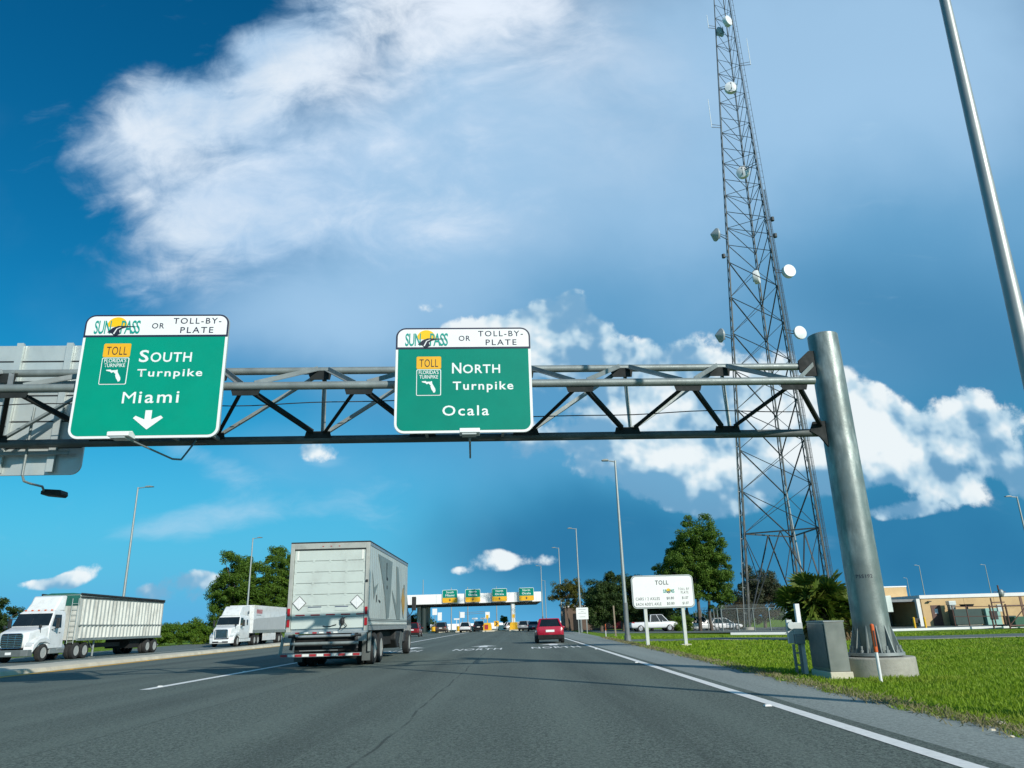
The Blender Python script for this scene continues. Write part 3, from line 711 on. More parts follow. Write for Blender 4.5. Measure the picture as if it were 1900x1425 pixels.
M_gold = mat('livery_gold', (.50, .29, .06), .45, 0, .1, 2)
M_flap = mat('mud_flap', (.10, .115, .11), .8, 0, .2, 3)
M_rim = mat('steel_rim', (.50, .50, .46), .45, .2, .12, 4, dirt=((.2, .19, .16), .5, 4))
M_alloy = mat('alloy_rim', (.45, .46, .47), .3, .7, .05, 3)
M_plate = mat('licence_plate', (.75, .76, .74), .5, 0, .05, 6)
M_lamp = mat('headlamp_glass', (.55, .57, .58), .1, .1, .05, 4)
M_rib = mat('ribbed_trailer_side', (.58, .59, .54), .5, .1, .08, 1.2, dirt=((.20, .20, .17), .75, 1.6, (1, 1, .25)))
M_tarp = mat('green_tarp', (.01, .11, .085), .8, 0, .2, 3)
M_greyp = mat('grey_panel', (.42, .44, .44), .5, 0, .05, 2)

def wheel(parent, x, y, r, w, side, rim=M_rim, n=28):
    """tyre with its rim; side = -1 or +1 is the outer face"""
    t = MB(); rr = [(-w / 2, r * .62), (-w / 2, r * .90), (-w / 2 + w * .12, r * .985), (0, r), (w / 2 - w * .12, r * .985), (w / 2, r * .90), (w / 2, r * .62)]
    rings = [[(x + dx, y + q * math.cos(2 * math.pi * i / n), r + q * math.sin(2 * math.pi * i / n)) for i in range(n)] for dx, q in rr]
    t.loft(rings, caps=False)
    o = t.build('wheel', M_rubber, parent, smooth=True)
    d = MB(); xo = x + side * (w / 2 - .012); xi = x + side * (w / 2 - .09)
    prof = [(xo, r * .63), (xo + side * .006, r * .58), (xi, r * .50), (xi + side * .01, r * .26), (xo - side * .01, r * .20), (xo, r * .05)]
    d.loft([[(px, y + q * math.cos(2 * math.pi * i / n), r + q * math.sin(2 * math.pi * i / n)) for i in range(n)] for px, q in prof])
    for k in range(8):
        a = 2 * math.pi * k / 8; d.tube((xi, y + r * .34 * math.cos(a), r + r * .34 * math.sin(a)), (xi + side * .03, y + r * .34 * math.cos(a), r + r * .34 * math.sin(a)), r * .045, r * .045, 6)
    d.build('rim', rim, o, smooth=True)
    return o

# ---- big box truck with a lift gate
def box_truck():
    t = thing('box_truck', 'grey white box truck with lift gate seen from behind', 'truck', (-6.29, 25.3, 0), .8)
    W, L, Z0, Z1 = 1.335, 9.9, 1.12, 4.0
    MB().box(-W + .012, W - .012, .10, L, Z0 + .16, Z1 - .03).build('box_body', P_box, t, bevel=.02)
    b = MB()
    for s in (-1, 1):
        x0, x1 = (W - .012, W + .004) if s > 0 else (-W - .004, -W + .012)
        b.box(x0, x1, .1, L, Z0 + .30, Z0 + .325).box(x0, x1, .1, L, Z0 + .36, Z0 + .372)
        for k in range(24): y = .55 + k * .4; b.box(x0 + .004, x1 - .009 if s > 0 else x1, y, y + .008, Z0 + .4, Z1 - .12) if s < 0 else b.box(x0, x1 - .010, y, y + .008, Z0 + .4, Z1 - .12)
    b.build('rub_rail', M_placard, t)
    MB().box(-W, W, .10, L, Z0, Z0 + .15).build('bottom_rail', M_alub, t)
    b = MB()
    for s in (-1, 1): b.box(min(s * W, s * (W + .006)), max(s * W, s * (W + .006)), .1, L, Z1 - .13, Z1 - .035)
    b.build('top_rail', M_alub, t)
    MB().box(-W - .004, W + .004, -.01, L + .01, Z1 - .03, Z1 + .015).build('roof_edge', M_dark, t)
    # rear frame, header and roll-up door
    b = MB()
    for s in (-1, 1): b.box(min(s * (W - .13), s * W), max(s * (W - .13), s * W), -.02, .10, Z0, Z1 - .032)
    b.box(-W + .131, W - .131, -.02, .10, Z1 - .22, Z1 - .032)
    fr = b.build('rear_frame', mat('rear_frame_paint', (.42, .44, .40), .5, .1, .08, 2, dirt=((.22, .23, .21), .5, 2.5)), t, bevel=.008)
    b = MB()
    for k, x in enumerate((-.25, .02, .30)): b.box(x - .025, x + .025, -.028, -.0205, Z1 - .15, Z1 - .125)
    b.build('marker_light', M_red, fr)
    dr = thing_part('roll_door', t)
    zt, zb, n = Z1 - .25, Z0 + .09, 7
    h = (zt - zb) / n
    for k in range(n): MB().box(-W + .14, W - .14, .03, .09, zb + k * h + .006, zb + (k + 1) * h - .006).build('door_panel', P_door, dr, bevel=.006)
    b = MB()
    for k in range(1, n):
        for x in (-W + .19, -.55, .0, .55, W - .19): MB().box(x - .035, x + .035, .022, .0295, zb + k * h - .05, zb + k * h + .05).build('hinge', P_door, dr)
    b = MB()
    for s in (-1, 1): b.box(s * 1.09 - .03, s * 1.09 + .03, .022, .0295, zt - .33, zt - .02)
    b.build('reflective_tape', M_whiteref, dr)
    MB().box(-W + .141, W - .141, -.005, .0, zt - .0, zt + .03).build('door_seal', M_dark, t)
    for i in range(5):
        x = -1.06 + i * .5
        MB().box(x - .0, x + .30, .020, .0295, 1.625, 1.665).build('red_tape', M_redref, dr)
    for s, x in ((-1, -.955), (1, .955)):
        q = .235
        p = MB().prism([(x - q, 2.03), (x, 2.03 - q), (x + q, 2.03), (x, 2.03 + q)], 'y', .008, .0215).build('placard_holder', M_placard, dr)
        MB().prism([(x - q * .86, 2.03), (x, 2.03 - q * .86), (x + q * .86, 2.03), (x, 2.03 + q * .86)], 'y', .002, .0075).box(x - .17, x + .17, -.002, .0015, 2.022, 2.034).box(x - .006, x + .006, -.006, -.0025, 1.87, 2.19).build('placard', M_whitep, p)
    for x in (-.44, .45):
        MB().box(x - .22, x + .22, .018, .0295, 1.77, 1.90).build('recessed_step', P_door, dr, bevel=.005)
        MB().box(x - .22, x + .22, .010, .0175, 1.885, 1.91).build('step_lip', mat('dark_blue_trim', (.03, .05, .13), .5), dr)
    # latch and chain on the right
    MB().ball((.50, -.03, 1.43), (.08, .05, .13), 8, 6).bar((.50, -.03, 1.35), (.42, -.03, 1.16), .03, .03).bar((.44, -.05, 1.5), (.60, -.05, 1.54), .035, .035).path([(.55, -.03, 1.40), (.66, -.03, 1.28), (.52, -.03, 1.2)], .012, 5).build('door_latch', M_dark, dr)
    MB().path([(-.14, .01, 1.30), (-.05, .0, 1.27), (.10, .0, 1.28), (.30, .0, 1.33)], .014, 5).build('pull_strap', M_dark, dr)
    for s in (-1, 1):
        for z in (1.75, 1.40):
            x = s * (W - .062)
            MB().box(x - .045, x + .045, -.045, -.0205, z - .12, z + .12).build('tail_light', M_red, t, bevel=.008)
    MB().box(W - .10, W - .03, -.06, -.0205, 2.66, 2.74).build('rear_camera', M_dark, t, bevel=.01)
    # sill, lift gate arms and bars
    MB().box(-W, W, -.10, .12, Z0 - .06, Z0 + .0).build('rear_sill', M_alub, t)
    for k, (x, m) in enumerate(((-1.0, M_redref), (-.72, M_whiteref), (-.44, M_redref), (-.22, M_whiteref), (.02, M_redref), (.24, M_whiteref))):
        MB().box(x, x + .14, -.112, -.101, Z0 - .052, Z0 - .008).build('sill_reflector', m, t)
    g = thing_part('lift_gate', t)
    MB().tube((-.93, -.12, .98), (.93, -.12, .98), .045, .045, 14).build('torsion_bar', M_alub, g, smooth=True)
    MB().tube((-1.1, -.26, .76), (1.1, -.26, .76), .05, .05, 14).build('platform_bar', M_galv, g, smooth=True)
    for s in (-1, 1):
        MB().box(s * 1.19 - .12, s * 1.19 + .12, -.22, .05, .80, 1.055).build('lift_column', M_galv_d, g, bevel=.01)
        MB().bar((s * 1.02, -.16, 1.02), (s * 1.06, -.28, .58), .06, .10).tube((s * .96, -.2, .99), (s * 1.18, -.2, .99), .05, .05, 10).tube((s * 1.0, -.25, .72), (s * 1.0, -.25, .93), .03, .03, 8).build('lift_arm', M_dark, g)
    MB().tube((-.98, -.17, 1.0), (-.86, -.17, 1.0), .055, .055, 12).tube((.86, -.17, 1.0), (.98, -.17, 1.0), .055, .055, 12).build('pivot_pin', M_chrome, g, smooth=True)
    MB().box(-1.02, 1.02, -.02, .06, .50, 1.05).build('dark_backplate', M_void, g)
    MB().box(-.85, .40, -.05, -.03, .53, .55).box(.1, .55, -.05, -.03, .62, .64).build('platform_lip', M_galv_d, g)
    MB().bar((-1.36, -.16, .98), (-1.42, -.2, .42), .05, .09).build('gate_stop', M_galv_d, g)
    pl = MB().box(-.1, .22, -.06, -.04, .60, .76).build('licence_plate', mat('dirty_plate', (.05, .06, .06), .6), t)
    bp = MB().box(-1.38, 1.20, -.34, -.16, .36, .46).build('underride_bar', M_galv_d, t)
    for k in range(11):
        x = -1.36 + k * .232
        MB().box(x, x + .205, -.352, -.341, .375, .445).build('bar_reflector', M_redref if k % 2 == 0 else M_whiteref, bp)
    for s in (-1, 1): MB().box(min(s * 1.0, s * 1.28), max(s * 1.0, s * 1.28), .95, .97, .16, 1.0).build('mud_flap', M_flap, t)
    MB().prism([(.85, 1.1), (1.05, 1.1), (.96, .45), (.85, .45)], 'x', 1.20, 1.29).build('side_bracket', M_galv, t)
    # chassis, tanks, axles
    MB().box(-.5, -.40, .2, 11.2, .74, 1.08).box(.40, .5, .2, 11.2, .74, 1.08).tube((-.95, 1.75, .52), (.95, 1.75, .52), .12, .12, 10).build('chassis', M_dark, t)
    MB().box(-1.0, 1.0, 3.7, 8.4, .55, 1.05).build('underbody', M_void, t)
    MB().prism([(7.2, 1.05), (9.0, 1.05), (9.0, .52), (8.6, .36), (7.7, .36), (7.2, .7)], 'x', .55, 1.22).build('fuel_tank', M_dark, t, bevel=.05)
    MB().prism([(8.55, 1.0), (9.2, .95), (8.95, .42), (8.35, .3), (8.1, .55)], 'x', 1.222, 1.25).build('tank_step', M_flap, t, bevel=.01)
    for s in (-1, 1):
        wheel(t, s * 1.17, 1.75, .52, .27, s); wheel(t, s * .85, 1.75, .52, .27, s)
        wheel(t, s * 1.17, 3.05, .52, .27, s); wheel(t, s * .85, 3.05, .52, .27, s)
        wheel(t, s * 1.15, 11.2, .52, .29, s)
    MB().box(-.75, .75, 1.3, 3.4, .22, .75).build('suspension_shade', M_void, t)  # black block: axle gear, with the shade under the truck put into its colour
    # cab ahead of the box
    MB().prism([(10.05, .75), (10.05, 2.75), (10.5, 2.95), (11.0, 2.75), (11.55, 1.95), (12.6, 1.7), (12.75, 1.2), (12.75, .55), (10.05, .55)], 'x', -1.17, 1.17).build('cab', mat('truck_cab_paint', (.04, .045, .05), .4, 0, .1, 2, coat=.4), t, bevel=.05)
    for s in (-1, 1):
        m = MB().prism([(10.98, 1.92), (11.10, 1.92), (11.12, 2.52), (11.0, 2.55)], 'x', min(s * 1.40, s * 1.60), max(s * 1.40, s * 1.60)).build('mirror', M_dark, t, bevel=.02)
        MB().path([(s * 1.17, 10.9, 1.60), (s * 1.34, 11.0, 1.72), (s * 1.46, 11.05, 1.93)], .022, 6).build('mirror_arm', M_dark, m)
    # row of reflectors along the lower side
    b = MB()
    for k in range(36): y = .4 + k * .262; b.box(W + .0045, W + .009, y, y + .13, Z0 + .19, Z0 + .235)
    b.build('side_reflectors', M_whiteref, t)
    # thin shapes on the long side: pointed grey marks, gold livery flash, worn script
    X0, X1 = W + .001, W + .0035
    b = MB()
    for poly in ([(1.7, 3.72), (5.1, 3.70), (4.85, 2.6), (4.45, 1.55), (3.85, 1.5), (3.3, 2.4), (2.6, 3.0)],
                 [(6.25, 3.62), (6.75, 3.6), (7.6, 2.2), (7.5, 1.5), (6.6, 1.5), (5.4, 2.3), (5.1, 2.62), (6.55, 2.0)],
                 [(.55, 3.1), (.68, 2.95), (1.0, 2.52), (1.9, 2.72), (1.25, 2.35), (1.02, 2.12)]):
        b.prism(poly, 'x', X0, X1)
    b.build('side_shape', M_sidemark, t)
    b = MB().prism([(3.55, 3.55), (3.75, 3.56), (3.75, 3.05), (4.0, 2.98), (4.0, 2.90), (3.62, 2.92)], 'x', X1 + .001, X1 + .003).prism([(3.72, 2.72), (3.92, 2.72), (3.92, 2.58), (3.72, 2.58)], 'x', X1 + .001, X1 + .003)
    b.prism([(1.5, 2.28), (1.62, 2.32), (1.60, 2.06), (1.52, 2.04)], 'x', X1 + .001, X1 + .003).prism([(2.0, 2.16), (2.35, 2.10), (2.36, 2.04), (2.02, 2.09)], 'x', X1 + .001, X1 + .003)
    b.build('livery_lettering', M_dark, t)
    lg = MB().prism([(7.9, 2.3), (8.35, 2.85), (8.95, 2.5), (8.95, 2.1), (8.6, 1.6), (8.35, 1.78)], 'x', X0, X1).build('livery_flash', M_gold, t)
    MB().prism([(8.5, 2.66), (8.62, 3.0), (8.9, 2.98), (8.9, 2.6), (8.6, 2.45)], 'x', X1 + .001, X1 + .003).prism([(8.0, 2.1), (8.6, 1.52), (8.7, 1.0 + .55), (8.45, 1.62)], 'x', X1 + .001, X1 + .003).build('side_shape', M_sidemark, lg)
    return t
def thing_part(name, parent):
    o = bpy.data.objects.new(name, None); col.objects.link(o); o.parent = parent; return o
box_truck()

# ---- tractors with trailers, coming the other way
def semi(name, label, loc, rz, kind):
    t = thing(name, label, 'truck', loc, rz)
    day = kind == 'bulk'
    yc = -2.0 if day else -3.6             # back of the cab
    W = 1.16
    # hood: narrower nose widening to the cab
    def ring(y, w, z0, z1, r=.12, n=5):
        return [(p[0], y, p[1]) for p in rrect(-w, w, z0, z1, r, n)]
    MB().loft([ring(1.28, .62, .95, 1.60), ring(1.15, .86, .82, 1.72), ring(.6, .97, .80, 1.84), ring(-.15, 1.10, .78, 2.02), ring(-.35, 1.13, .75, 2.06)]).build('hood', P_truckw, t, smooth=True)
    for s in (-1, 1):
        f = MB().loft([[(s * x, y, z) for x, y, z in ((.70, 1.30, .55), (1.18, 1.12, .55), (1.20, 1.12, 1.0), (.72, 1.30, 1.05))],
                   [(s * x, y, z) for x, y, z in ((.70, .62, 1.05), (1.21, .60, 1.08), (1.22, .60, 1.32), (.85, .62, 1.48))],
                   [(s * x, y, z) for x, y, z in ((.70, .0, 1.12), (1.21, .0, 1.12), (1.22, .0, 1.38), (.95, .0, 1.55))],
                   [(s * x, y, z) for x, y, z in ((.70, -.6, .98), (1.19, -.6, .98), (1.20, -.6, 1.12), (1.0, -.6, 1.5))]]).build('fender', P_truckw, t, bevel=.03, smooth=True)
        MB().loft([[(s * x, y, z) for x, y, z in ((.80, 1.315, .92), (1.10, 1.20, .92), (1.16, 1.17, 1.08), (.84, 1.29, 1.10))], [(s * x, y, z) for x, y, z in ((.80, 1.2, .92), (1.10, 1.0, .92), (1.16, 1.0, 1.10), (.84, 1.2, 1.14))]]).build('headlight', M_lamp, f)
    bm_ = MB().prism([(-1.18, 1.05), (-1.05, 1.36), (-.7, 1.48), (.7, 1.48), (1.05, 1.36), (1.18, 1.05)], 'z', .34, .72).build('bumper', mat('bumper_grey', (.10, .12, .12), .55) if day else P_truckw, t, bevel=.04)
    MB().box(-.17, .17, 1.481, 1.49, .46, .60).build('licence_plate', M_plate, bm_)
    if not day: MB().box(-.75, .75, 1.478, 1.484, .40, .54).build('lower_grille', M_void, bm_)
    # grille with bars
    g = MB().prism(rrect(-.60, .60, .84, 1.62, .14) if day else rrect(-.52, .52, .80, 1.62, .08), 'y', 1.27, 1.335).build('grille', M_void, t)
    b = MB()
    if day:
        for k in range(7): b.box(-.56, .56, 1.336, 1.352, .90 + k * .10, .925 + k * .10)
        for x in (-.22, .22): b.bar((x * .9, 1.36, .86), (x, 1.36, 1.60), .03, .02)
    else:
        for k in range(13): x = -.46 + k * .0767; b.box(x - .012, x + .012, 1.336, 1.352, .84, 1.58)
    b.build('grille_bars', M_chrome, g)
    MB().path([(x, 1.345, z) for x, z in (rrect(-.61, .61, .83, 1.63, .14) + [rrect(-.61, .61, .83, 1.63, .14)[0]])], .028, 6).build('grille_surround', M_chrome, g)
    # cab
    zr = 3.0
    MB().loft([[(x, y, z) for x, y, z in ((-W, -.30, .72), (W, -.30, .72), (W, yc, .72), (-W, yc, .72))],
               [(x, y, z) for x, y, z in ((-W, -.30, 2.06), (W, -.30, 2.06), (W, yc, 2.06), (-W, yc, 2.06))],
               [(x, y, z) for x, y, z in ((-W + .10, -.72, 2.82), (W - .10, -.72, 2.82), (W - .06, yc, 2.82), (-W + .06, yc, 2.82))],
               [(x, y, z) for x, y, z in ((-W + .22, -.95, zr), (W - .22, -.95, zr), (W - .2, yc, zr), (-W + .2, yc, zr))]]).build('cab', P_truckw, t, bevel=.05, smooth=True)
    ws = MB().loft([[(-W + .06, -.285, 2.09), (W - .06, -.285, 2.09), (W - .06, -.25, 2.09), (-W + .06, -.25, 2.09)], [(-W + .15, -.70, 2.80), (W - .15, -.70, 2.80), (W - .15, -.66, 2.80), (-W + .15, -.66, 2.80)]]).build('windshield', M_glass, t)
    MB().bar((0, -.262, 2.10), (0, -.675, 2.80), .03, .02, (0, 1, 0)).build('windshield_divider', M_dark, ws)
    for s in (-1, 1):
        d = MB().loft([[(s * (W + .004), -.62, .95), (s * (W + .004), -1.62, .95)], [(s * (W + .004), -.62, 1.98), (s * (W + .004), -1.62, 1.98)]], caps=False, closed=False).build('door', P_truckw, t)
        MB().loft([[(s * (W + .012), -.52, 2.03), (s * (W + .012), -1.55, 1.93), (s * (W - .05), -1.55, 1.93), (s * (W - .05), -.52, 2.03)], [(s * (W - .055), -.86, 2.72), (s * (W - .055), -1.55, 2.72), (s * (W - .12), -1.55, 2.72), (s * (W - .12), -.86, 2.72)]]).build('side_window', M_glass, d)
        MB().box(min(s * W, s * (W + .03)), max(s * W, s * (W + .03)), -1.52, -1.36, 1.62, 1.66).build('handle', M_dark, d)
        m = MB().box(min(s * 1.36, s * 1.58), max(s * 1.36, s * 1.58), -.66, -.54, 1.90, 2.52).build('mirror', M_dark, t, bevel=.04)
        MB().path([(s * 1.16, -.55, 1.82), (s * 1.44, -.58, 1.92)], .025, 6).path([(s * 1.14, -.75, 2.5), (s * 1.44, -.62, 2.46)], .02, 6).build('mirror_arm', M_dark, m)
        hm = MB().ball((s * 1.06, .52, 2.02), (.10, .05, .12), 8, 6).path([(s * 1.0, .3, 1.62), (s * 1.05, .48, 1.92)], .02, 6).build('hood_mirror', M_dark, t)
        wheel(t, s * 1.04, 0, .51, .30, s)
        for y in (-3.6, -4.65) if day else (-5.3, -6.5): wheel(t, s * 1.10, y, .51, .27, s); wheel(t, s * .80, y, .51, .27, s)
        MB().box(min(s * .55, s * 1.12), max(s * .55, s * 1.12), -2.35 if day else -4.3, -.75, .42, .74).build('side_step', M_galv_d if day else P_truckw, t, bevel=.04)
        MB().tube((s * .86, -2.3, .72), (s * .86, -1.5, .72), .30, .30, 16).build('fuel_tank', M_alub, t, smooth=True) if day else None
    for k in range(5): x = -.8 + k * .4; MB().box(x - .05, x + .05, -.93, -.86, zr - .03, zr + .035).build('roof_marker_light', M_orange, t)
    # roof fairing
    top = 3.86
    y0 = -.75 if not day else -.95
    rf = MB().loft([[(-W + .25, y0, zr - .06), (W - .25, y0, zr - .06), (W - .12, yc + .05, zr - .06), (-W + .12, yc + .05, zr - .06)],
               [(-W + .30, y0 - .45, zr + .45), (W - .30, y0 - .45, zr + .45), (W - .10, yc + .05, zr + .45), (-W + .10, yc + .05, zr + .45)],
               [(-W + .32, y0 - .95 if not day else y0 - .7, top), (W - .32, y0 - .95 if not day else y0 - .7, top), (W - .10, yc + .0, top + .05), (-W + .10, yc + .0, top + .05)]]).build('roof_fairing', P_truckw, t, bevel=.08, smooth=True)
    if not day:
        for s in (-1, 1):
            MB().box(min(s * (W + .004), s * (W + .01)), max(s * (W + .004), s * (W + .01)), -2.9, -2.55, 2.0, 2.55).build('sleeper_window', M_glass, t)
            MB().box(min(s * (W + .004), s * (W + .01)), max(s * (W + .004), s * (W + .01)), -3.05, -2.75, 3.1, 3.42).build('fairing_window', M_glass, t)
    MB().box(-.45, -.35, yc - 9, .9, .62, .9).box(.35, .45, yc - 9, .9, .62, .9).build('chassis', M_dark, t)
    # trailer
    tr = thing_part('trailer', t)
    if day:
        y1, y0 = -3.2, -16.1; zb, zt = 1.18, 4.06
        MB().box(-1.24, 1.24, y0, y1, zb, zt - .06).build('trailer_body', M_rib, tr)
        for s in (-1, 1):
            b = MB(); n = 24
            for k in range(n):
                y = y0 + .35 + (y1 - y0 - .9) * k / (n - 1)
                b.prism([(y - .17, s * 1.24), (y - .09, s * 1.30), (y + .09, s * 1.30), (y + .17, s * 1.24)], 'z', zb + .08, zb + .72) if 0 else b.add([(s * 1.24, y - .16, zb + .10), (s * 1.345, y - .08, zb + .10), (s * 1.345, y + .08, zb + .10), (s * 1.24, y + .16, zb + .10), (s * 1.24, y - .16, zt - .34), (s * 1.345, y - .08, zt - .34), (s * 1.345, y + .08, zt - .34), (s * 1.24, y + .16, zt - .34)], [(0, 1, 5, 4), (1, 2, 6, 5), (2, 3, 7, 6), (0, 3, 2, 1), (4, 5, 6, 7)])
            b.build('side_rib', M_rib, tr)
            MB().box(min(s * 1.24, s * 1.345), max(s * 1.24, s * 1.345), y0, y1 - .15, zb + .86, zb + .94).box(min(s * 1.24, s * 1.345), max(s * 1.24, s * 1.345), y0, y1 - .15, zb - .06, zb + .08).build('side_rail', M_galv, tr)
            MB().tube((s * 1.27, y0, zt - .09), (s * 1.27, y1, zt - .02), .075, .075, 10).box(min(s * 1.2, s * 1.33), max(s * 1.2, s * 1.33), y0, y1, zt - .24, zt - .17).build('tarp_rail', M_dark, tr)
            for y in (-14.0, -15.25): wheel(t, s * 1.10, y, .51, .27, s); wheel(t, s * .80, y, .51, .27, s)
            MB().bar((s * .95, -6.2, .1), (s * .95, -6.2, zb), .1, .1).box(s * .95 - .16, s * .95 + .16, -6.36, -6.04, -.0, .05).bar((s * .95, -6.2, .5), (s * .95, -5.3, zb), .06, .06).build('landing_leg', M_galv_d, tr)
        MB().prism([(-1.24, zt - .05), (-.7, zt + .06), (.7, zt + .06), (1.24, zt - .05)], 'y', y0, y1).build('tarp', M_tarp, tr)
        MB().box(-1.2, 1.2, y1 + .001, y1 + .02, zt - .75, zt - .08).build('front_tarp', M_tarp, tr)
        b = MB()
        for x in (-1.22, -.82): b.tube((x, y1 + .14, .95), (x, y1 + .14, zt - .3), .022, .022, 6)
        for k in range(8): z = 1.05 + k * .34; b.tube((-1.22, y1 + .14, z), (-.82, y1 + .14, z), .018, .018, 6)
        b.build('ladder', M_alu, tr)
        MB().box(-.9, .9, -13.2, -11.6, .45, 1.15).box(-.8, .8, -15.9, -13.3, .7, 1.1).build('under_hopper', M_void, tr)
        MB().box(-1.0, 1.0, y0 - .35, y0 + .1, .52, .62).bar((.7, y0, .55), (.7, y0, 1.1), .08, .08).bar((-.7, y0, .55), (-.7, y0, 1.1), .08, .08).build('underride_bar', M_galv, tr)
        v = MB().ball((.25, -.75, 2.18), (.17, .10, .16), 8, 6).box(.0, .5, -.72, -.6, 2.07, 2.10)
        v.build('dashboard_vest', mat('hi_vis_yellow', (.45, .75, .03), .7), t)
    else:
        y1, y0 = -4.25, -17.0; zb, zt = 1.22, 4.02
        MB().box(-1.28, 1.28, y0, y1, zb, zt).build('trailer_body', P_truckw, tr, bevel=.02)
        for s in (-1, 1):
            xa, xb_ = (1.281, 1.287) if s > 0 else (-1.287, -1.281)
            MB().box(xa, xb_, y0 + .02, y1 - .02, zb - .01, zb + .30).build('lower_rail', M_galv, tr)
            MB().prism([(y1 - 1.0, zt - 1.35), (y1 - 9.5, zt - 1.1), (y0 + .3, zt - .9), (y0 + .3, zb + .31), (y1 - .1, zb + .31), (y1 - .1, zt - 1.5)], 'x', xa, xb_).build('grey_panel', M_greyp, tr)
            b = MB()
            for k in range(5): yk = y1 - .95 - k * .42; b.box(xa, xb_, yk - .30, yk, zt - .85, zt - .42)
            b.build('red_letters', M_redref, tr)
            MB().box(xa, xb_, y1 - 2.6, y1 - .95, zt - 1.02, zt - .97).build('side_stripe', M_dark, tr)
            MB().box(min(s * 1.18, s * 1.20), max(s * 1.18, s * 1.20), -13.3, -8.2, .42, zb).build('side_skirt', P_truckw, tr)
            for y in (-14.7, -15.9): wheel(t, s * 1.10, y, .51, .27, s); wheel(t, s * .80, y, .51, .27, s)
        MB().box(-.9, .9, -16.5, -14.0, .75, 1.2).build('bogie', M_void, tr)
    return t
GLZ = -.22
semi('semi_truck', 'white day cab tractor hauling a ribbed silver bulk trailer', (-29.9, 46.8, GLZ), 182, 'bulk')
semi('semi_truck', 'white sleeper cab tractor with smooth white box trailer', (-29.0, 76.5, GLZ), 182, 'van')

# ---- cars
def car(name, label, loc, rz, body, L=4.5, W=1.8, H=1.5, kind='suv', group=None, cat='car'):
    t = thing(name, label, cat, loc, rz, group)
    w = W / 2; r = .33; belt = H * .60
    def ring(y, ww, z0, z1, k=.22): return [(p[0], y, p[1]) for p in rrect(-ww, ww, z0, z1, min(k, (z1 - z0) * .45), 4)]
    y0, y1 = -L / 2, L / 2
    if kind == 'pickup':
        prof = [(y0, .94, .50, 1.05), (y0 + .12, .99, .42, 1.12), (-.2, 1.0, .40, 1.14), (y1 - 1.5, 1.0, .40, 1.16), (y1 - .5, .98, .40, 1.12), (y1 - .08, .92, .44, 1.02), (y1, .80, .5, .9)]
        gh = [(-.55, .95, 1.13), (-.42, .84, H), (L * .17, .84, H), (L * .29, .93, 1.15)]
    elif kind == 'hatch':
        prof = [(y0, .80, .46, .80), (y0 + .08, .92, .36, .98), (y0 + .30, .97, .30, belt + .02), (-.6, 1.0, .25, belt), (.6, 1.0, .25, belt - .02), (y1 - .9, .97, .26, belt - .12), (y1 - .25, .88, .30, .72), (y1, .70, .40, .62)]
        gh = [(y0 + .16, .86, belt - .04), (y0 + .78, .62, H), (.0, .64, H), (.95, .88, belt - .06)]
    else:
        prof = [(y0, .84, .48, .95), (y0 + .08, .95, .36, belt - .06), (y0 + .25, .98, .30, belt), (-.6, 1.0, .27, belt), (.6, 1.0, .27, belt - .02), (y1 - .9, .98, .28, belt - .08), (y1 - .22, .90, .32, belt - .22), (y1, .74, .42, .68)]
        gh = [(y0 + .10, .90, belt - .02), (y0 + .50, .68, H), (.35, .74, H), (1.15, .90, belt - .04)]
    MB().loft([ring(y, w * f, a, b_) for y, f, a, b_ in prof]).build('body', body, t, smooth=True)
    (ya, fa, za), (yb, fb, zb), (yc, fc, zc), (yd, fd_, zd) = gh
    rg = lambda y, f, z: [(-w * f, y, z), (w * f, y, z)]
    q = [(-w * fa, ya, za), (w * fa, ya, za), (w * fd_, yd, zd), (-w * fd_, yd, zd)]
    q2 = [(-w * fb, yb, zb - .03), (w * fb, yb, zb - .03), (w * fc, yc, zc - .03), (-w * fc, yc, zc - .03)]
    MB().loft([q, q2]).build('windows', M_glass, t, bevel=.01)
    b = MB().loft([[(x * 1.01, y, z) for x, y, z in q2], [(x * .93, y * .97 + .0, z + .045) for x, y, z in q2]])
    for s in (0, 1):
        p0, p1 = Vector(q[s]), Vector(q2[s]); b.bar(p0, p1, .10, .10)
        p0, p1 = Vector(q[3 - s]), Vector(q2[3 - s]); b.bar(p0, p1, .07, .07)
        m0 = (Vector(q[s]) * .45 + Vector(q[3 - s]) * .55); m1 = (Vector(q2[s]) * .5 + Vector(q2[3 - s]) * .5); b.bar(m0, m1, .06, .06)
    b.build('roof', body, t, smooth=True)
    for s in (-1, 1):
        for y in (y0 + L * .19, y1 - L * .19): wheel(t, s * (w - .10), y, r if kind != 'pickup' else .40, .21, s, M_alloy, 18)
        zl = belt - .12 if kind != 'hatch' else .80
        MB().loft([[(s * w * f, y, z) for f, y, z in ((.60, y0 + .03, zl - .06), (.90, y0 + .05, zl - .07), (.93, y0 + .07, zl + .10), (.62, y0 + .06, zl + .06))], [(s * w * f, y, z) for f, y, z in ((.60, y0 + .2, zl - .06), (.97, y0 + .35, zl - .05), (.975, y0 + .35, zl + .10), (.62, y0 + .2, zl + .06))]]).build('tail_light', M_red, t)
        MB().ball((s * (w + .09), L * .16, belt + .05), (.10, .06, .07), 8, 6).build('mirror', body, t, smooth=True)
    MB().box(-.26, .26, y0 - .022, y0 + .06, .66 if kind == 'hatch' else .74, .79 if kind == 'hatch' else .87).build('licence_plate', M_plate, t)
    MB().loft([ring(y0 - .015, w * .84, .26, .50, .06), ring(y0 + .16, w * .97, .22, .48, .06)]).build('lower_bumper', M_void, t)
    if kind == 'pickup':
        MB().box(-w * .86, w * .86, y0 + .1, -.42, 1.13, 1.15).build('bed_cover', M_dark, t)
    return t
car('car', 'red compact hatchback in the right lane beside the edge line', (1.92, 49.4, 0), 0, P_red, 4.2, 1.76, 1.44, 'hatch')
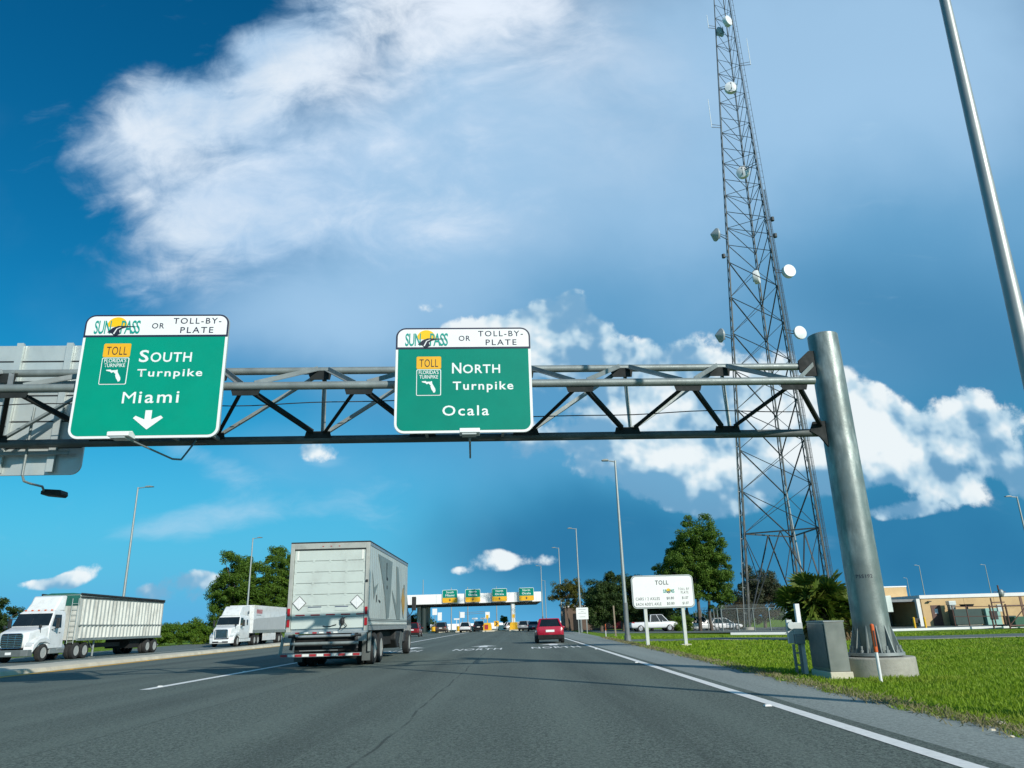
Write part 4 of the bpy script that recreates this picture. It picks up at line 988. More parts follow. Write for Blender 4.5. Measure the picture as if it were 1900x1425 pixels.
car('car', 'red car half hidden past the front of the box truck', (-12.9, 95, 0), 1, paint('dark_red_car_paint', (.20, .008, .015)), 4.5, 1.8, 1.62, 'suv')
car('car', 'white crossover approaching the toll gantry', (-9.05, 132, 0), 0, P_white, 4.6, 1.85, 1.65, 'suv')
car('car', 'brownish van waiting in the left toll lane', (-13.3, 134, 0), 0, P_brownc, 4.9, 1.9, 1.75, 'suv')
car('car', 'black sport utility right of the white crossover', (-7.3, 143, 0), 0, P_blackc, 4.9, 1.95, 1.8, 'suv')
car('car', 'blue sedan in the right toll lane', (2.3, 120, 0), 0, P_blue, 4.6, 1.8, 1.45, 'hatch')
car('car', 'silver car ahead of the blue sedan', (1.2, 131, 0), -12, P_silver, 4.6, 1.8, 1.6, 'suv')
car('car', 'white car crossing beyond the silver car near the barrier', (-.6, 152, 0), -70, P_white, 4.6, 1.8, 1.5, 'suv')
car('pickup_truck', 'white crew cab pickup parked under the oaks', (15.9, 91.5, gz(15.9)), -84, P_white, 5.6, 1.95, 1.92, 'pickup', cat='pickup')
car('car', 'white parked car behind the pine trunks, farther left', (22.7, 97, gz(23)), -80, P_white, 4.6, 1.85, 1.7, 'suv')
car('car', 'white parked car beside the chain link fence', (26.0, 98, gz(23)), -75, P_white, 4.6, 1.85, 1.5, 'hatch')
car('car', 'dark parked car with red tail left of pine trunks', (20.3, 97, gz(20)), -85, paint('maroon_car_paint', (.08, .012, .015)), 4.4, 1.8, 1.45, 'hatch')

# ------------------------------------------------------------------ lattice radio tower
M_tow = mat('tower_steel', (.05, .057, .057), .6, .2, .2, 1.0, dirt=((.11, .12, .115), .4, 1.2))
M_tow_l = mat('tower_leg_steel', (.12, .125, .118), .55, .3, .2, 1.0, dirt=((.12, .125, .12), .5, 1.5))
M_radome = mat('radome_white', (.74, .75, .74), .5, 0, .03, 2, dirt=((.5, .5, .46), .35, 1.5))
M_grey_r = mat('dish_grey', (.34, .37, .37), .5, .1, .05, 2)
def tower():
    g0 = -.32
    t = thing('radio_tower', 'tall three legged lattice steel radio tower with white dish antennas', 'tower', (33.6, 95, g0))
    base = [Vector((-5.4, 0, 0)), Vector((3.1, -5.2, 0)), Vector((3.3, 5.6, 0))]
    HT = 112.0; topc = Vector((2.9, 0, HT)); tw = .55
    top = [topc + Vector((-tw * 1.1, 0, 0)), topc + Vector((tw * .7, -tw, 0)), topc + Vector((tw * .7, tw, 0))]
    def P(l, z): return base[l].lerp(top[l], z / HT)
    for l in range(3):
        b = MB()
        w0 = .54
        for z0 in np.arange(0, 99, 3.0):
            z1 = z0 + 3.0; w = w0 * (1 - z0 / 115); w1 = w0 * (1 - z1 / 115)
            for a in range(3):
                o0 = Vector((math.cos(a * 2.094 + .5), math.sin(a * 2.094 + .5), 0)); b.tube(P(l, z0) + o0 * w * .55, P(l, z1) + o0 * w1 * .55, .095 * (1 - z0 / 160), None, 5, False)
                o1 = Vector((math.cos((a + 1) * 2.094 + .5), math.sin((a + 1) * 2.094 + .5), 0))
                zm = (z0 + z1) / 2
                if z0 < 70:
                    b.tube(P(l, z0) + o0 * w * .55, P(l, zm) + o1 * w * .55, .03, None, 4, False); b.tube(P(l, zm) + o1 * w * .55, P(l, z1) + o0 * w1 * .55, .03, None, 4, False)
        b.build('leg', M_tow_l, t)
    levels = [0, 11.6] + [11.6 + 5.5 * k for k in range(1, 8)]
    while levels[-1] < 97: levels.append(levels[-1] + 2.75)
    for a, c in ((0, 1), (0, 2), (1, 2)):
        b = MB()
        for k in range(1, len(levels) - 1):
            z0, z1 = levels[k], levels[k + 1]; r = .10 if z0 < 48 else .075 * (1.5 - z0 / 100)
            zm = (z0 + z1) / 2
            if z0 < 48:
                b.bar(P(a, z1), P(c, z0), r * 1.5, r); b.bar(P(c, z1), P(a, z0), r * .6, r * .6)
            else:
                b.bar(P(a, z1), P(c, z0), r * 1.2, r)
                if k % 2: b.bar(P(a, z1), P(c, z1), r, r * .8)
        b.bar(P(a, 11.6), P(c, 11.6), .16, .16)
        m = (P(a, 11.6) + P(c, 11.6)) / 2
        for q in (a, c):
            b.bar(m, P(q, .3), .15, .12); mm = (m + P(q, .3)) / 2
            b.bar(mm, P(q, 6.0), .08, .08); b.bar(P(q, 11.5), mm, .08, .08); b.bar(m.lerp(P(q, .3), .75), P(q, 3.2), .06, .06)
        b.build('bracing', M_tow, t)
    # waveguide ladder on the right leg, climbing conduit on the left leg
    b = MB(); zs = np.arange(.5, 99, 1.1)
    for dx in (-.25, .25):
        b.tube(P(1, 0) + Vector((.45 + dx, -.3, 0)), P(1, 99) + Vector((.3 + dx * .7, -.2, 0)), .03, None, 5)
    for z in zs: b.tube(P(1, z) + Vector((.2, -.3, 0)), P(1, z) + Vector((.70 - z * .002, -.3, 0)), .022, None, 4)
    for dx in (.34, .42, .52): b.tube(P(1, 3) + Vector((dx, -.36, 0)), P(1, 60) + Vector((dx * .8, -.3, 0)), .028, None, 5)
    b.build('ladder', M_tow, t)
    b = MB().tube(P(0, .2) + Vector((-.55, -.2, 0)), P(0, 26) + Vector((-.4, -.2, 0)), .05, None, 6)
    for z in np.arange(2, 26, 3): b.bar(P(0, z) + Vector((-.55, -.2, 0)), P(0, z), .05, .05)
    b.build('conduit', M_pole, t)
    b = MB().tube(P(2, 10.5) + Vector((-.6, -1.0, 0)), Vector((1.6, 2.0, 0)), .14, .16, 8).tube(Vector((1.6, 2, 0)), Vector((1.7, 2, 17)), .15, .09, 8)
    MB().tube((2.15, -.5, 0), (1.45, -.3, 17.5), .16, .09, 8).build('inner_mast', M_pole, t)
    # dishes: (world x, y, z, facing, radius, style)
    def dish(x, y, z, az, r, style):
        x -= 33.6; y -= 95; z -= g0
        f = Vector((math.sin(R(az)), -math.cos(R(az)), 0)); u = Vector((0, 0, 1)); s = f.cross(u); c = Vector((x, y, z)); n = 24
        ring = lambda d, q: [tuple(c + f * d + (s * math.cos(2 * math.pi * i / n) + u * math.sin(2 * math.pi * i / n)) * q) for i in range(n)]
        if style == 'drum': rings = [ring(-.55, r * .3), ring(-.35, r * .85), ring(-.30, r), ring(.30, r), ring(.34, r * .97), ring(.36, r * .02)]
        elif style == 'cone': rings = [ring(-.45, r * .25), ring(-.30, r * .7), ring(-.05, r), ring(.10, r), ring(.85, r * .12), ring(.9, r * .02)]
        else: rings = [ring(-.62, r * .15), ring(-.5, r * .5), ring(-.15, r * .95), ring(.0, r), ring(.18, r * .97), ring(.30, r * .6), ring(.34, r * .03)]
        d = MB().loft(rings).build('dish_antenna', M_radome if style != 'cone' else M_grey_r, t, smooth=True)
        near = min(range(3), key=lambda l: (P(l, z) - c).length)
        MB().bar(c - f * .4, P(near, z), .09, .09).bar(c - f * .4 + u * .25, P(near, z + .5), .06, .06).tube(c - f * .5 - u * .6, c - f * .5 + u * .6, .06, None, 8).build('dish_mount', M_tow, d)
    dish(38.55, 91.5, 46.3, 12, .92, 'drum'); dish(38.75, 91.5, 37.2, 15, .95, 'cap')
    dish(29.9, 93.5, 53.4, -78, .95, 'cone'); dish(28.8, 93.5, 37.9, -80, .98, 'cone')
    dish(35.9, 96.5, 48.0, 60, 1.0, 'drum'); dish(35.4, 94.5, 64.3, 150, .95, 'drum'); dish(35.4, 94.5, 79.6, 170, .95, 'drum'); dish(36.0, 93.5, 91.6, 35, .85, 'drum'); dish(35.2, 95.0, 91.0, -140, .85, 'cone')
    for z, s in ((50.9, -1), (52.3, 1), (55.0, 1)):
        p = P(0 if s < 0 else 1, z); MB().tube(p + Vector((s * .75, -.3, -.25)), p + Vector((s * .75, -.3, .3)), .26, None, 12).bar(p + Vector((s * .75, -.3, 0)), p, .08, .08).build('beacon', M_tow, t, smooth=True)
    for (l, z, dx, h) in ((0, 73, -1.5, 5.2), (1, 83, 1.6, 5.0), (0, 92, -1.2, 2.6)):
        p = P(l, z) + Vector((dx, -.2, 0)); w = MB().tube(p, p + Vector((0, 0, h)), .055, .04, 6).build('whip_antenna', M_radome, t)
        MB().bar(p, P(l, z), .06, .06).bar(p + Vector((0, 0, .5)), P(l, z + .4), .05, .05).build('antenna_bracket', M_tow, w)
    for l in range(3): MB().tube(base[l] + Vector((0, 0, -.3)), base[l] + Vector((0, 0, .35)), .7, .65, 20).build('footing', M_conc, t)
tower()

# ------------------------------------------------------------------ street lights
LG = 'tall street lights along the toll road'
def street_light(x, y, h, arm, label, r0=.135, group=LG, base=True):
    t = thing('street_light', label, 'street light', (x, y, gz(x)), 0, group)
    MB().tube((0, 0, 0), (0, 0, h), r0, r0 * .5, 16).build('pole', M_pole, t, smooth=True)
    if base: MB().tube((0, 0, 0), (0, 0, .35), r0 * 1.6, r0 * 1.45, 14).tube((0, 0, .35), (0, 0, min(2.6, h * .2)), r0 * 1.12, r0 * 1.1, 14).build('base_cover', mat('dark_base_grey', (.17, .19, .19), .6, .2, .15, 4), t, smooth=True)
    if arm:
        a = MB().tube((0, 0, h - .08), (arm * .75, 0, h + .02), .045, .035, 8).build('arm', M_pole, t, smooth=True)
        MB().prism([(arm * .6, h - .02), (arm * 1.15, h - .01), (arm * 1.2, h + .05), (arm * .9, h + .12), (arm * .6, h + .09)], 'y', -.16, .16).build('lamp_head', M_galv_d, a, bevel=.02)
    return t
pl0 = street_light(6.60, 9.05, 12.5, None, 'close bright metal light pole cut off by the top right of photo', .125)
pl0.rotation_euler = (0, R(1.7), 0)
street_light(6.7, 47.85, 11.3, -.75, 'street light right of the road beside the toll price sign')
street_light(7.5, 92.7, 12.3, -.9, 'street light behind the small white sign, second along right verge')
street_light(6.6, 117, 12.3, -.9, 'street light in front of the small oak, third along right verge')
street_light(4.9, 154, 12.3, -.9, 'street light at the right end of the toll canopy, taller of two')
street_light(7.6, 209, 12.3, -.9, 'street light beyond the right end of toll canopy, farther of two')
street_light(-34.5, 66.5, 14.2, 1.2, 'street light rising behind the silver bulk trailer')
street_light(-33.3, 94, 12.6, 1.0, 'street light in front of the large tree on the left')
for x, y, lab in ((96.7, 182, 'thin street light above the corner of the tan building roof'), (115.6, 187, 'thin street light behind tan building, right of the roof seam'), (127, 248, 'thin distant light pole above the tall tan block'), (50.3, 73.8, 'light pole at the far right edge beside the tan building')):
    street_light(x, y, 12.3, -1.0, lab, .14, 'street lights behind the tan building', False)
for x, y, h, lab in ((-16.2, 186, 10, 'thin white pole under the canopy below the first green sign'), (-12.2, 186, 10, 'thin white pole under the canopy below the second green sign'), (-5.2, 186, 10, 'thin white pole under the canopy below the third green sign'), (-23.6, 190, 12.5, 'thin white pole poking above the left of the toll canopy')):
    street_light(x, y, h, None, lab, .16, 'white poles beyond the toll canopy', False)

# ------------------------------------------------------------------ toll price sign
def toll_sign():
    t = thing('toll_price_sign', 'white toll price board on two posts reading TOLL', 'sign', (7.15, 37.5, gz(7.15)), 2)
    x0, x1, z0, z1 = -1.55, 1.52, 1.73, 3.29
    MB().prism(rrect(x0, x1, z0, z1, .22), 'y', -.02, .02).build('panel', M_alu, t)
    MB().prism(rrect(x0 + .03, x1 - .03, z0 + .03, z1 - .03, .19), 'y', -.026, -.022).build('border', mat('sign_border_grey', (.16, .18, .19), .5), t)
    MB().prism(rrect(x0 + .06, x1 - .06, z0 + .06, z1 - .06, .17), 'y', -.032, -.028).build('face', M_swhite, t)
    m = mat('sign_dark_grey', (.05, .06, .07), .5)
    W, H = x1 - x0, z1 - z0; fx = lambda f: x0 + f * W; fz = lambda f: z1 - f * H
    y = -.037
    text_mesh('price_line', 'TOLL', m, t, fx(.385), fx(.60), fz(.295), fz(.16), y, .016, 1.15)
    text_mesh('price_line', 'TOLL BY', m, t, fx(.75), fx(.93), fz(.475), fz(.40), y, -.004, 1.2)
    text_mesh('price_line', 'PLATE', m, t, fx(.79), fx(.91), fz(.58), fz(.505), y, -.004, 1.2)
    for row, (a, p, q) in enumerate((('CARS / 2 AXLES', '$0.80', '$1.07'), ("EACH ADD'L AXLE", '$0.80', '$1.07'))):
        za, zb = fz(.755 + row * .16), fz(.665 + row * .16)
        text_mesh('price_line', a, m, t, fx(.055), fx(.44 + row * .02), za, zb, y, .006, 1.15)
        text_mesh('price_line', p, m, t, fx(.55), fx(.67), za, zb, y, .006, 1.05)
        text_mesh('price_line', q, m, t, fx(.80), fx(.90), za, zb, y, .006, 1.05)
    emblem(t, fx(.505), fx(.685), fz(.55), fz(.41), y)
    for x in (-.93, .92):
        p = MB().box(x - .075, x + .075, .022, .17, -.1 if x < 0 else -.3, z1 - .1).build('post', mat('post_pale', (.55, .58, .54), .5, .1, .08, 3), t)
        if x > 0: MB().box(x - .24, x + .20, -.14, .32, -.05, .05).build('post_footing', M_conc_w, p)
toll_sign()
t = thing('road_sign', 'small white notice board on two dark posts beside street light', 'sign', (7.08, 85, gz(7)), 0)
MB().prism(rrect(-.66, .66, 1.45, 2.7, .06), 'y', -.03, .0).build('panel', M_swhite, t)
b = MB()
for z, w in ((2.5, .4), (2.3, .15), (2.1, .45), (1.72, .3)): b.box(-w, w, -.036, -.031, z - .03, z + .03)
b.build('print_lines', mat('faded_print', (.38, .39, .38), .6), t)
for x in (-.45, .45): MB().box(x - .05, x + .05, .001, .09, -.1, 2.6).build('post', M_galv_d, t)
def delineator(x, y, h, lab):
    t = thing('marker_post', lab, 'marker post', (x, y, gz(x)), 0, 'orange and white marker posts')
    MB().tube((0, 0, -.05), (0, 0, h * .5), .030, .030, 12).build('white_base', M_whitep, t, smooth=True)
    b = MB().tube((0, 0, h * .5), (0, 0, h * .97), .038, .038, 12).ball((0, 0, h * .97), (.038, .038, .03), 12, 6).build('orange_sleeve', M_orange, t, smooth=True)
    MB().box(-.012, .012, -.041, -.0385, h * .6, h * .88).build('sleeve_print', M_dark, b)
delineator(6.72, 14.75, 1.02, 'orange and white marker post in front of the gantry footing')
delineator(6.85, 61, .98, 'orange and white marker post on grass left of the toll sign')
for (x, y, h, lab) in ((7.63, 61, 2.35, 'leaning weathered wooden stake right of the small marker post'), (5.95, 104, 2.6, 'thin pale wooden stake in front of the dark hut')):
    tag(MB().bar((x, y, -.1), (x - .04, y, h), .11, .11).build('wooden_stake', M_wood), lab, 'stake')
# ---- electrical cabinet and meter post beside the footing
t = thing('electrical_cabinet', 'tall grey steel electrical cabinet beside the round footing', 'cabinet', (6.52, 16.5, 0), -3)
MB().box(-.2, .2, -.55, .55, .10, 1.06).build('casing', mat('cabinet_steel', (.23, .25, .225), .38, .45, .08, 1.2), t, bevel=.012)
MB().box(-.21, .21, -.565, .565, 1.062, 1.085).build('lid', M_galv_d, t)
MB().box(-.215, -.201, -.51, .51, .16, 1.02).build('door', mat('cabinet_shaded_face', (.13, .145, .14), .42, .35, .08, 1.5), t)  # darker plate on the left face, shade of that side put into its colour
MB().box(-.225, .225, -.60, .60, -.1, .099).build('plinth', M_conc_w, t, bevel=.015)
t = thing('meter_post', 'white square post with grey meter boxes left of the cabinet', 'electrical post', (6.34, 17.5, 0), 0)
MB().box(-.05, .05, -.05, .05, -.1, 1.46).build('post', M_whitep, t, bevel=.008)
MB().box(-.20, .02, -.16, -.052, .80, 1.06).build('meter_box', M_alu, t, bevel=.01)
MB().box(-.19, .03, -.17, -.052, .60, .795).build('lower_box', M_galv_d, t, bevel=.01)
MB().tube((-.25, -.10, 1.0), (-.25, -.22, 1.0), .085, .08, 14).box(-.32, -.205, -.14, -.06, .62, 1.12).build('meter', M_alu, t, smooth=True)
b = MB()
for x in (-.22, -.09): b.box(x - .025, x + .025, -.12, -.07, -.1, .6)
for z in (.15, .40): b.box(-.195, -.115, -.11, -.08, z, z + .03)
b.build('strut', M_galv_d, t)

# ------------------------------------------------------------------ toll plaza
M_can = mat('canopy_white', (.84, .84, .82), .6, 0, .03, .4, dirt=((.70, .71, .70), .3, .5))
t = thing('toll_canopy', 'long white toll plaza canopy with dark soffit on columns', 'canopy', (0, 150, 0), 1.0)
MB().box(-32, 4.6, 0, 22, 5.25, 7.08).build('fascia', M_can, t)
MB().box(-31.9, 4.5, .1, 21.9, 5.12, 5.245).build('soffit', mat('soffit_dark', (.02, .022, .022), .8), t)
b = MB()
for x in (-21, -16, -6.2, -.6, 3.6): b.box(x - .02, x + .02, -.006, -.001, 5.3, 7.0)
b.build('panel_joint', M_galv_d, t)
for x, y, r, m in ((-1.0, 1.0, .47, M_can), (-18.6, 1.6, .55, mat('dark_green_column', (.015, .03, .028), .7)), (-20.6, 12, .5, M_can), (-19.6, 20, .55, M_can)):
    MB().tube((x, y, 0), (x, y, 5.13), r, r, 20).build('column', m, t, smooth=True)
def canopy_sign(x, l1, l2, label):
    s = thing('lane_sign', label, 'lane sign', (x, 149.6, 0), 0, 'green and yellow lane signs on the toll canopy')
    W = 1.48; z0, z1 = 5.42, 7.86; zs = 6.35
    MB().prism(rrect(-W, W, z0, z1, .2), 'y', -.10, .0).build('panel', M_swhite, s)
    MB().prism(rrect(-W + .06, W - .06, zs, z1 - .07, .16, corners=(0, 0, 1, 1)), 'y', -.108, -.102).build('green_face', M_sgreen, s)
    MB().prism(rrect(-W + .02, W - .02, z0 + .02, zs - .01, .18, corners=(1, 1, 0, 0)), 'y', -.108, -.102).build('yellow_face', M_syellow, s)
    text_mesh('legend_word', l1, M_swhite, s, -.72, .72, 7.22, 7.58, -.112, .012, 1.1)
    text_mesh('legend_word', l2, M_swhite, s, -.86, .86, 6.62, 7.0, -.112, .016, 1.1)
    MB().prism([(-.08, 6.16), (.08, 6.16), (.08, 5.95), (.26, 6.0), (0, 5.68), (-.26, 6.0), (-.08, 5.95)], 'y', -.114, -.110).build('lane_arrow', M_black, s)
    MB().box(-.28, .28, -.25, .0, 5.05, 5.40).build('signal_light', M_dark, s)
for x, a, c, lab in ((-13.3, 'South', 'Miami', 'green and yellow lane sign reading South Miami'), (-8.8, 'North', 'Ocala', 'lane sign reading North Ocala, next to the South Miami one'), (-3.58, 'North', 'Ocala', 'lane sign reading North Ocala, middle of the three Ocala signs'), (1.71, 'North', 'Ocala', 'lane sign reading North Ocala above the right end of the canopy')): canopy_sign(x, a, c, lab)
# islands, attenuators, barriers, small signs
for x, y, w, lab in ((-15.2, 146, 1.1, 'pale raised toll island left of the brown van'), (-10.7, 146, 1.0, 'pale raised toll island left of the white crossover'), (-5.6, 143, 1.3, 'pale raised toll island with yellow barrier box'), (-.9, 143, 1.5, 'pale raised toll island below the white canopy column')):
    tag(MB().prism([(x - w, y - 7), (x - w * .5, y - 9), (x + w * .5, y - 9), (x + w, y - 7), (x + w, y + 22), (x - w, y + 22)], 'z', .0, .2).build('toll_island', M_conc_w), lab, 'kerb', 'toll lane islands')
for x, y, lab in ((-15.1, 137.2, 'round yellow crash cushion at the first toll island'), (-10.6, 137.6, 'round yellow crash cushion beside the white crossover')):
    t = thing('crash_cushion', lab, 'crash barrier', (x, y, .2), 0, 'yellow crash cushions at the toll islands')
    MB().tube((0, 0, 0), (0, 0, .85), .42, .42, 18).build('drum', M_yel, t, bevel=.06, smooth=True)
    MB().box(-.3, .3, .3, 2.6, 0, .7).build('rail', M_galv, t)
for x, y, lab in ((-5.5, 136, 'yellow barrier box with red warning board at the toll island'), (-.85, 136.5, 'yellow barrier box with diamond sign below canopy column')):
    t = thing('barrier_box', lab, 'crash barrier', (x, y, .2), 0)
    MB().prism([(-.75, 0), (.75, 0), (.7, .9), (.55, 1.25), (-.55, 1.25), (-.7, .9)], 'y', 0, 1.6).build('casing', M_yel, t, bevel=.06)
    if x < -3:
        MB().box(-.5, .15, -.03, -.002, .15, .95).build('warning_board', M_redref, t)
    else:
        MB().prism([(-.42, .5), (0, .08), (.42, .5), (0, .92)], 'y', -.03, -.002).build('diamond_sign', M_syellow, t)
    MB().tube((0, .4, 1.25), (0, .4, 2.1), .06, .06, 8).box(-.22, .22, .32, .48, 2.0, 2.6).build('beacon', M_yel, t)
for x, y, z, w, h, lab in ((-15.0, 138, 3.4, .42, .55, 'small white sign on thin pole above first crash cushion'), (-14.3, 140, 2.6, .38, .7, 'taller white sign panel right of the first crash cushion'), (-10.1, 139, 2.75, .4, .5, 'small white sign on pole by the second crash cushion'), (-5.55, 139, 2.65, .4, .5, 'small white sign on pole above the yellow barrier box')):
    t = thing('lane_notice', lab, 'sign', (x, y, .2), 0, 'small white signs at the toll islands')
    MB().box(-w, w, -.03, .0, z - h, z + h).build('panel', M_swhite, t); MB().tube((0, .05, 0), (0, .05, z + h), .05, .05, 8).build('pole', M_galv, t)
for x, y, z, lab in ((-4.0, 140, 1.2, 'yellow chevron board right of the barrier box'), (4.6, 165, 1.2, 'yellow chevron board on the far barrier, left of two'), (6.0, 165, 1.4, 'yellow chevron board on the far barrier by light pole')):
    t = thing('chevron_sign', lab, 'sign', (x, y, 0), 0, 'yellow chevron boards at the toll plaza')
    MB().box(-.45, .45, -.03, 0, z - .4, z + .55).build('panel', M_syellow, t)
    MB().prism([(-.3, z - .3), (-.05, z - .3), (.28, z + .08), (-.05, z + .46), (-.3, z + .46), (.02, z + .08)], 'y', -.045, -.032).build('chevron', M_black, t)
    MB().tube((0, .04, 0), (0, .04, z + .3), .05, .05, 6).build('post', M_galv_d, t)
for i, (xa, ya, xb2, yb2, lab) in enumerate(((-13.0, 168, -9.5, 168, 'white concrete barrier wall behind the brown van'), (-4.2, 160, .0, 162, 'white concrete barrier wall right of the yellow barrier box'), (.8, 160, 8.5, 172, 'white concrete barrier wall behind the silver car'), (-26, 215, 22, 222, 'long pale wall on the horizon beyond the plaza'))):
    d = Vector((xb2 - xa, yb2 - ya, 0)); n = d.cross(Vector((0, 0, 1))).normalized(); h = 1.0 if i < 3 else 1.6
    b = MB().loft([[tuple(p + n * .3), tuple(p - n * .3), tuple(p - n * .1 + Vector((0, 0, h))), tuple(p + n * .1 + Vector((0, 0, h)))] for p in (Vector((xa, ya, 0)), Vector((xb2, yb2, 0)))])
    tag(b.build('barrier_wall', M_whitep), lab, 'barrier')
for x, lab in ((-12.2, 'toll booth roof lamp behind the brown van'), (-8.6, 'toll booth roof lamp behind the white crossover'), (-6.9, 'toll booth roof lamp above the black sport utility')):
    t = thing('lane_lamp', lab, 'light fixture', (x, 152, 0), 0, 'white lamps on short poles in the toll lanes')
    MB().tube((0, 0, 0), (0, 0, 2.2), .07, .06, 8).build('pole', M_whitep, t); MB().box(-.55, .55, -.15, .15, 2.2, 2.5).build('lamp_head', M_whitep, t, bevel=.04)
# antenna mast rows beyond
t = thing('camera_gantry', 'thin pale pole with cross arms seen under the canopy', 'mast', (-15.0, 196, 0))
MB().tube((0, 0, 0), (0, 0, 4.6), .1, .08, 8).build('pole', M_pole, t)
MB().tube((0, 0, 4.1), (6.5, 0, 4.4), .05, None, 6).tube((0, 0, 3.7), (6.5, 0, 4.0), .05, None, 6).build('arm', M_pole, t)

# ------------------------------------------------------------------ tan service building
M_tan = mat('tan_stucco', (.60, .42, .21), .85, 0, .07, .5, .15, 30, dirt=((.44, .29, .14), .5, .8))
M_tan_d = mat('brown_wall', (.13, .09, .065), .85, 0, .15, 1.0)
M_cap = mat('white_parapet', (.74, .74, .70), .6, 0, .05, 1)
t = thing('service_building', 'long low tan building with white parapet and open carport', 'building', (46.2, 88, -.32), -1.5)
MB().box(0, 40, .0, 18, 0, 3.0).build('wall', M_tan, t)
MB().box(-.15, 40.2, -.12, 18.1, 3.003, 3.38).build('parapet', M_cap, t)
b = MB()
for x in (11.2, 17.9): b.box(x - .13, x + .13, -.05, -.002, 0, 3.0)
b.build('downpipe', mat('downpipe_brown', (.16, .085, .05), .6), t)
b = MB()
for x in (4.8, 8.2, 14.2): b.box(x - .015, x + .015, -.006, -.001, 0, 3.0)
for x0, x1 in ((6.8, 10.3), (11.4, 16.5)): b.box(x0, x1, -.008, -.001, 1.72, 1.75)
b.build('wall_joint', mat('joint_tan', (.25, .15, .075), .9), t)
d = MB().box(.95, 2.05, -.05, -.002, .05, 2.25).build('door', M_brown, t)
MB().box(1.30, 1.65, -.06, -.051, 1.35, 1.85).build('door_notice', M_swhite, d)
MB().box(.6, 1.0, -.35, -.1, 2.62, 2.72).build('wall_lamp', M_dark, t)
cp = thing_part('carport', t)
MB().box(-8.6, -.02, .4, 12, 2.72, 3.0).build('carport_roof', mat('carport_grey', (.22, .23, .23), .6), cp)
MB().box(-.55, -.16, -.05, .4, 0, 3.0).build('carport_column', M_cap, cp)
for k in range(5): MB().box(-8.2 + k * 1.7, -7.3 + k * 1.7, 7, 7.3, 0, 2.72).build('carport_column', mat('carport_wall', (.20, .19, .17), .8), cp)
MB().box(-8.5, -.3, 11.7, 12, 0, 2.72).build('carport_back', M_tan_d, cp)
MB().box(-7.5, -3.5, .3, .38, 2.4, 2.5).build('strip_light', M_whitep, cp)
t = thing('building_block', 'taller tan rooftop block behind the carport', 'building', (44, 101, -.32), 0)
MB().box(0, 7.4, 0, 8, 0, 4.75).build('wall', M_tan, t)
MB().box(-.05, 7.45, -.05, 8.05, 4.753, 4.9).build('parapet', M_cap, t)
MB().box(2.6, 4.4, -.006, -.001, 3.0, 4.72).build('stained_panel', mat('stained_tan', (.36, .20, .10), .9), t)
# yard fittings
for x, lab in ((37.0, 'yellow bollard beside carport, left of two'), (38.0, 'yellow bollard beside carport, right of two')):
    t = thing('bollard', lab, 'bollard', (x, 72.4, gz(x)), 0, 'yellow bollards at the carport corner')
    MB().tube((0, 0, -.1), (0, 0, 1.05), .10, .10, 14).ball((0, 0, 1.05), (.10, .10, .06), 12, 6).build('post', M_yel, t, smooth=True)
t = thing('equipment_stand', 'black keypad stand between the yellow bollards', 'equipment', (37.45, 73, gz(37)), 0)
MB().tube((0, 0, 0), (0, 0, .6), .08, None, 8).build('pedestal', M_dark, t); MB().box(-.35, .35, -.2, .2, .55, 1.0).build('head', M_dark, t, bevel=.03)
t = thing('pipe_fence', 'brown pipe and mesh enclosure in front of the brown door', 'fence', (46.3, 82, -.32), 0)
for x in (-.1, 1.4, 5.6): MB().tube((x, 0, 0), (x, 0, 2.1), .06, None, 8).build('post', M_brown, t)
for z in (1.0, 2.0): MB().tube((-.1, 0, z), (5.6, 0, z - .1), .035, None, 6).build('rail', M_brown, t)
t = thing('transformer', 'pale teal transformer cabinet with a dark grille by tan wall', 'transformer', (52.6, 86, -.32), 0)
MB().box(-.8, .8, -.5, .5, 0, 1.75).build('casing', mat('teal_cabinet', (.22, .40, .34), .5, .1, .05, 2), t, bevel=.03)
MB().box(-.45, .45, -.515, -.502, .55, 1.45).build('grille', M_dark, t)
t = thing('generator', 'dark green generator box left of the teal transformer', 'generator', (50.0, 86.3, -.32), 0)
MB().box(-1.6, 1.5, -.6, .6, .1, 1.75).build('casing', mat('dark_green_box', (.012, .045, .038), .55), t, bevel=.04)
MB().box(-1.4, 1.3, -.5, .5, 0, .098).build('plinth', M_conc, t)
MB().tube((.2, -.2, 1.75), (.2, -.2, 2.0), .1, None, 8).tube((.2, -.2, 2.0), (.2, -.2, 2.25), .6, .75, 14).build('exhaust_hood', M_dark, t)
t = thing('vent_duct', 'tall ribbed grey duct fixed against the tan wall', 'duct', (48.9, 86.9, -.32), 0)
MB().box(-.3, .3, -.3, .3, 0, 2.2).build('duct', M_galv, t); MB().box(-.4, .4, -.4, .3, 2.2, 2.65).build('cap', M_alu, t, bevel=.03)
t = thing('utility_box', 'low dark box on the grass right of the transformer', 'utility box', (54.6, 86, -.32), 0)
MB().box(-.5, .5, -.4, .4, 0, .9).build('casing', mat('dark_green_box', (.012, .045, .038), .55), t, bevel=.04); MB().box(-.3, .3, -.41, -.402, .35, .7).build('door', M_dark, t)
t = thing('equipment_cage', 'rust brown pipe cage with a green pump inside at right edge', 'equipment cage', (43.2, 66.5, -.32), 4)
for x in (-1.9, 1.9):
    for y in (-1.0, 1.0): MB().tube((x, y, 0), (x, y, 2.0), .07, None, 8).build('post', M_brown, t)
for z in (.25, 1.85):
    for y in (-1.0, 1.0): MB().tube((-1.9, y, z), (1.9, y, z), .06, None, 8).build('rail', M_brown, t)
for a, c in ((-1.9, 0), (1.9, 0)): MB().tube((a, -1, .25), (c, -1, 1.85), .04, None, 6).build('diagonal', M_brown, t)
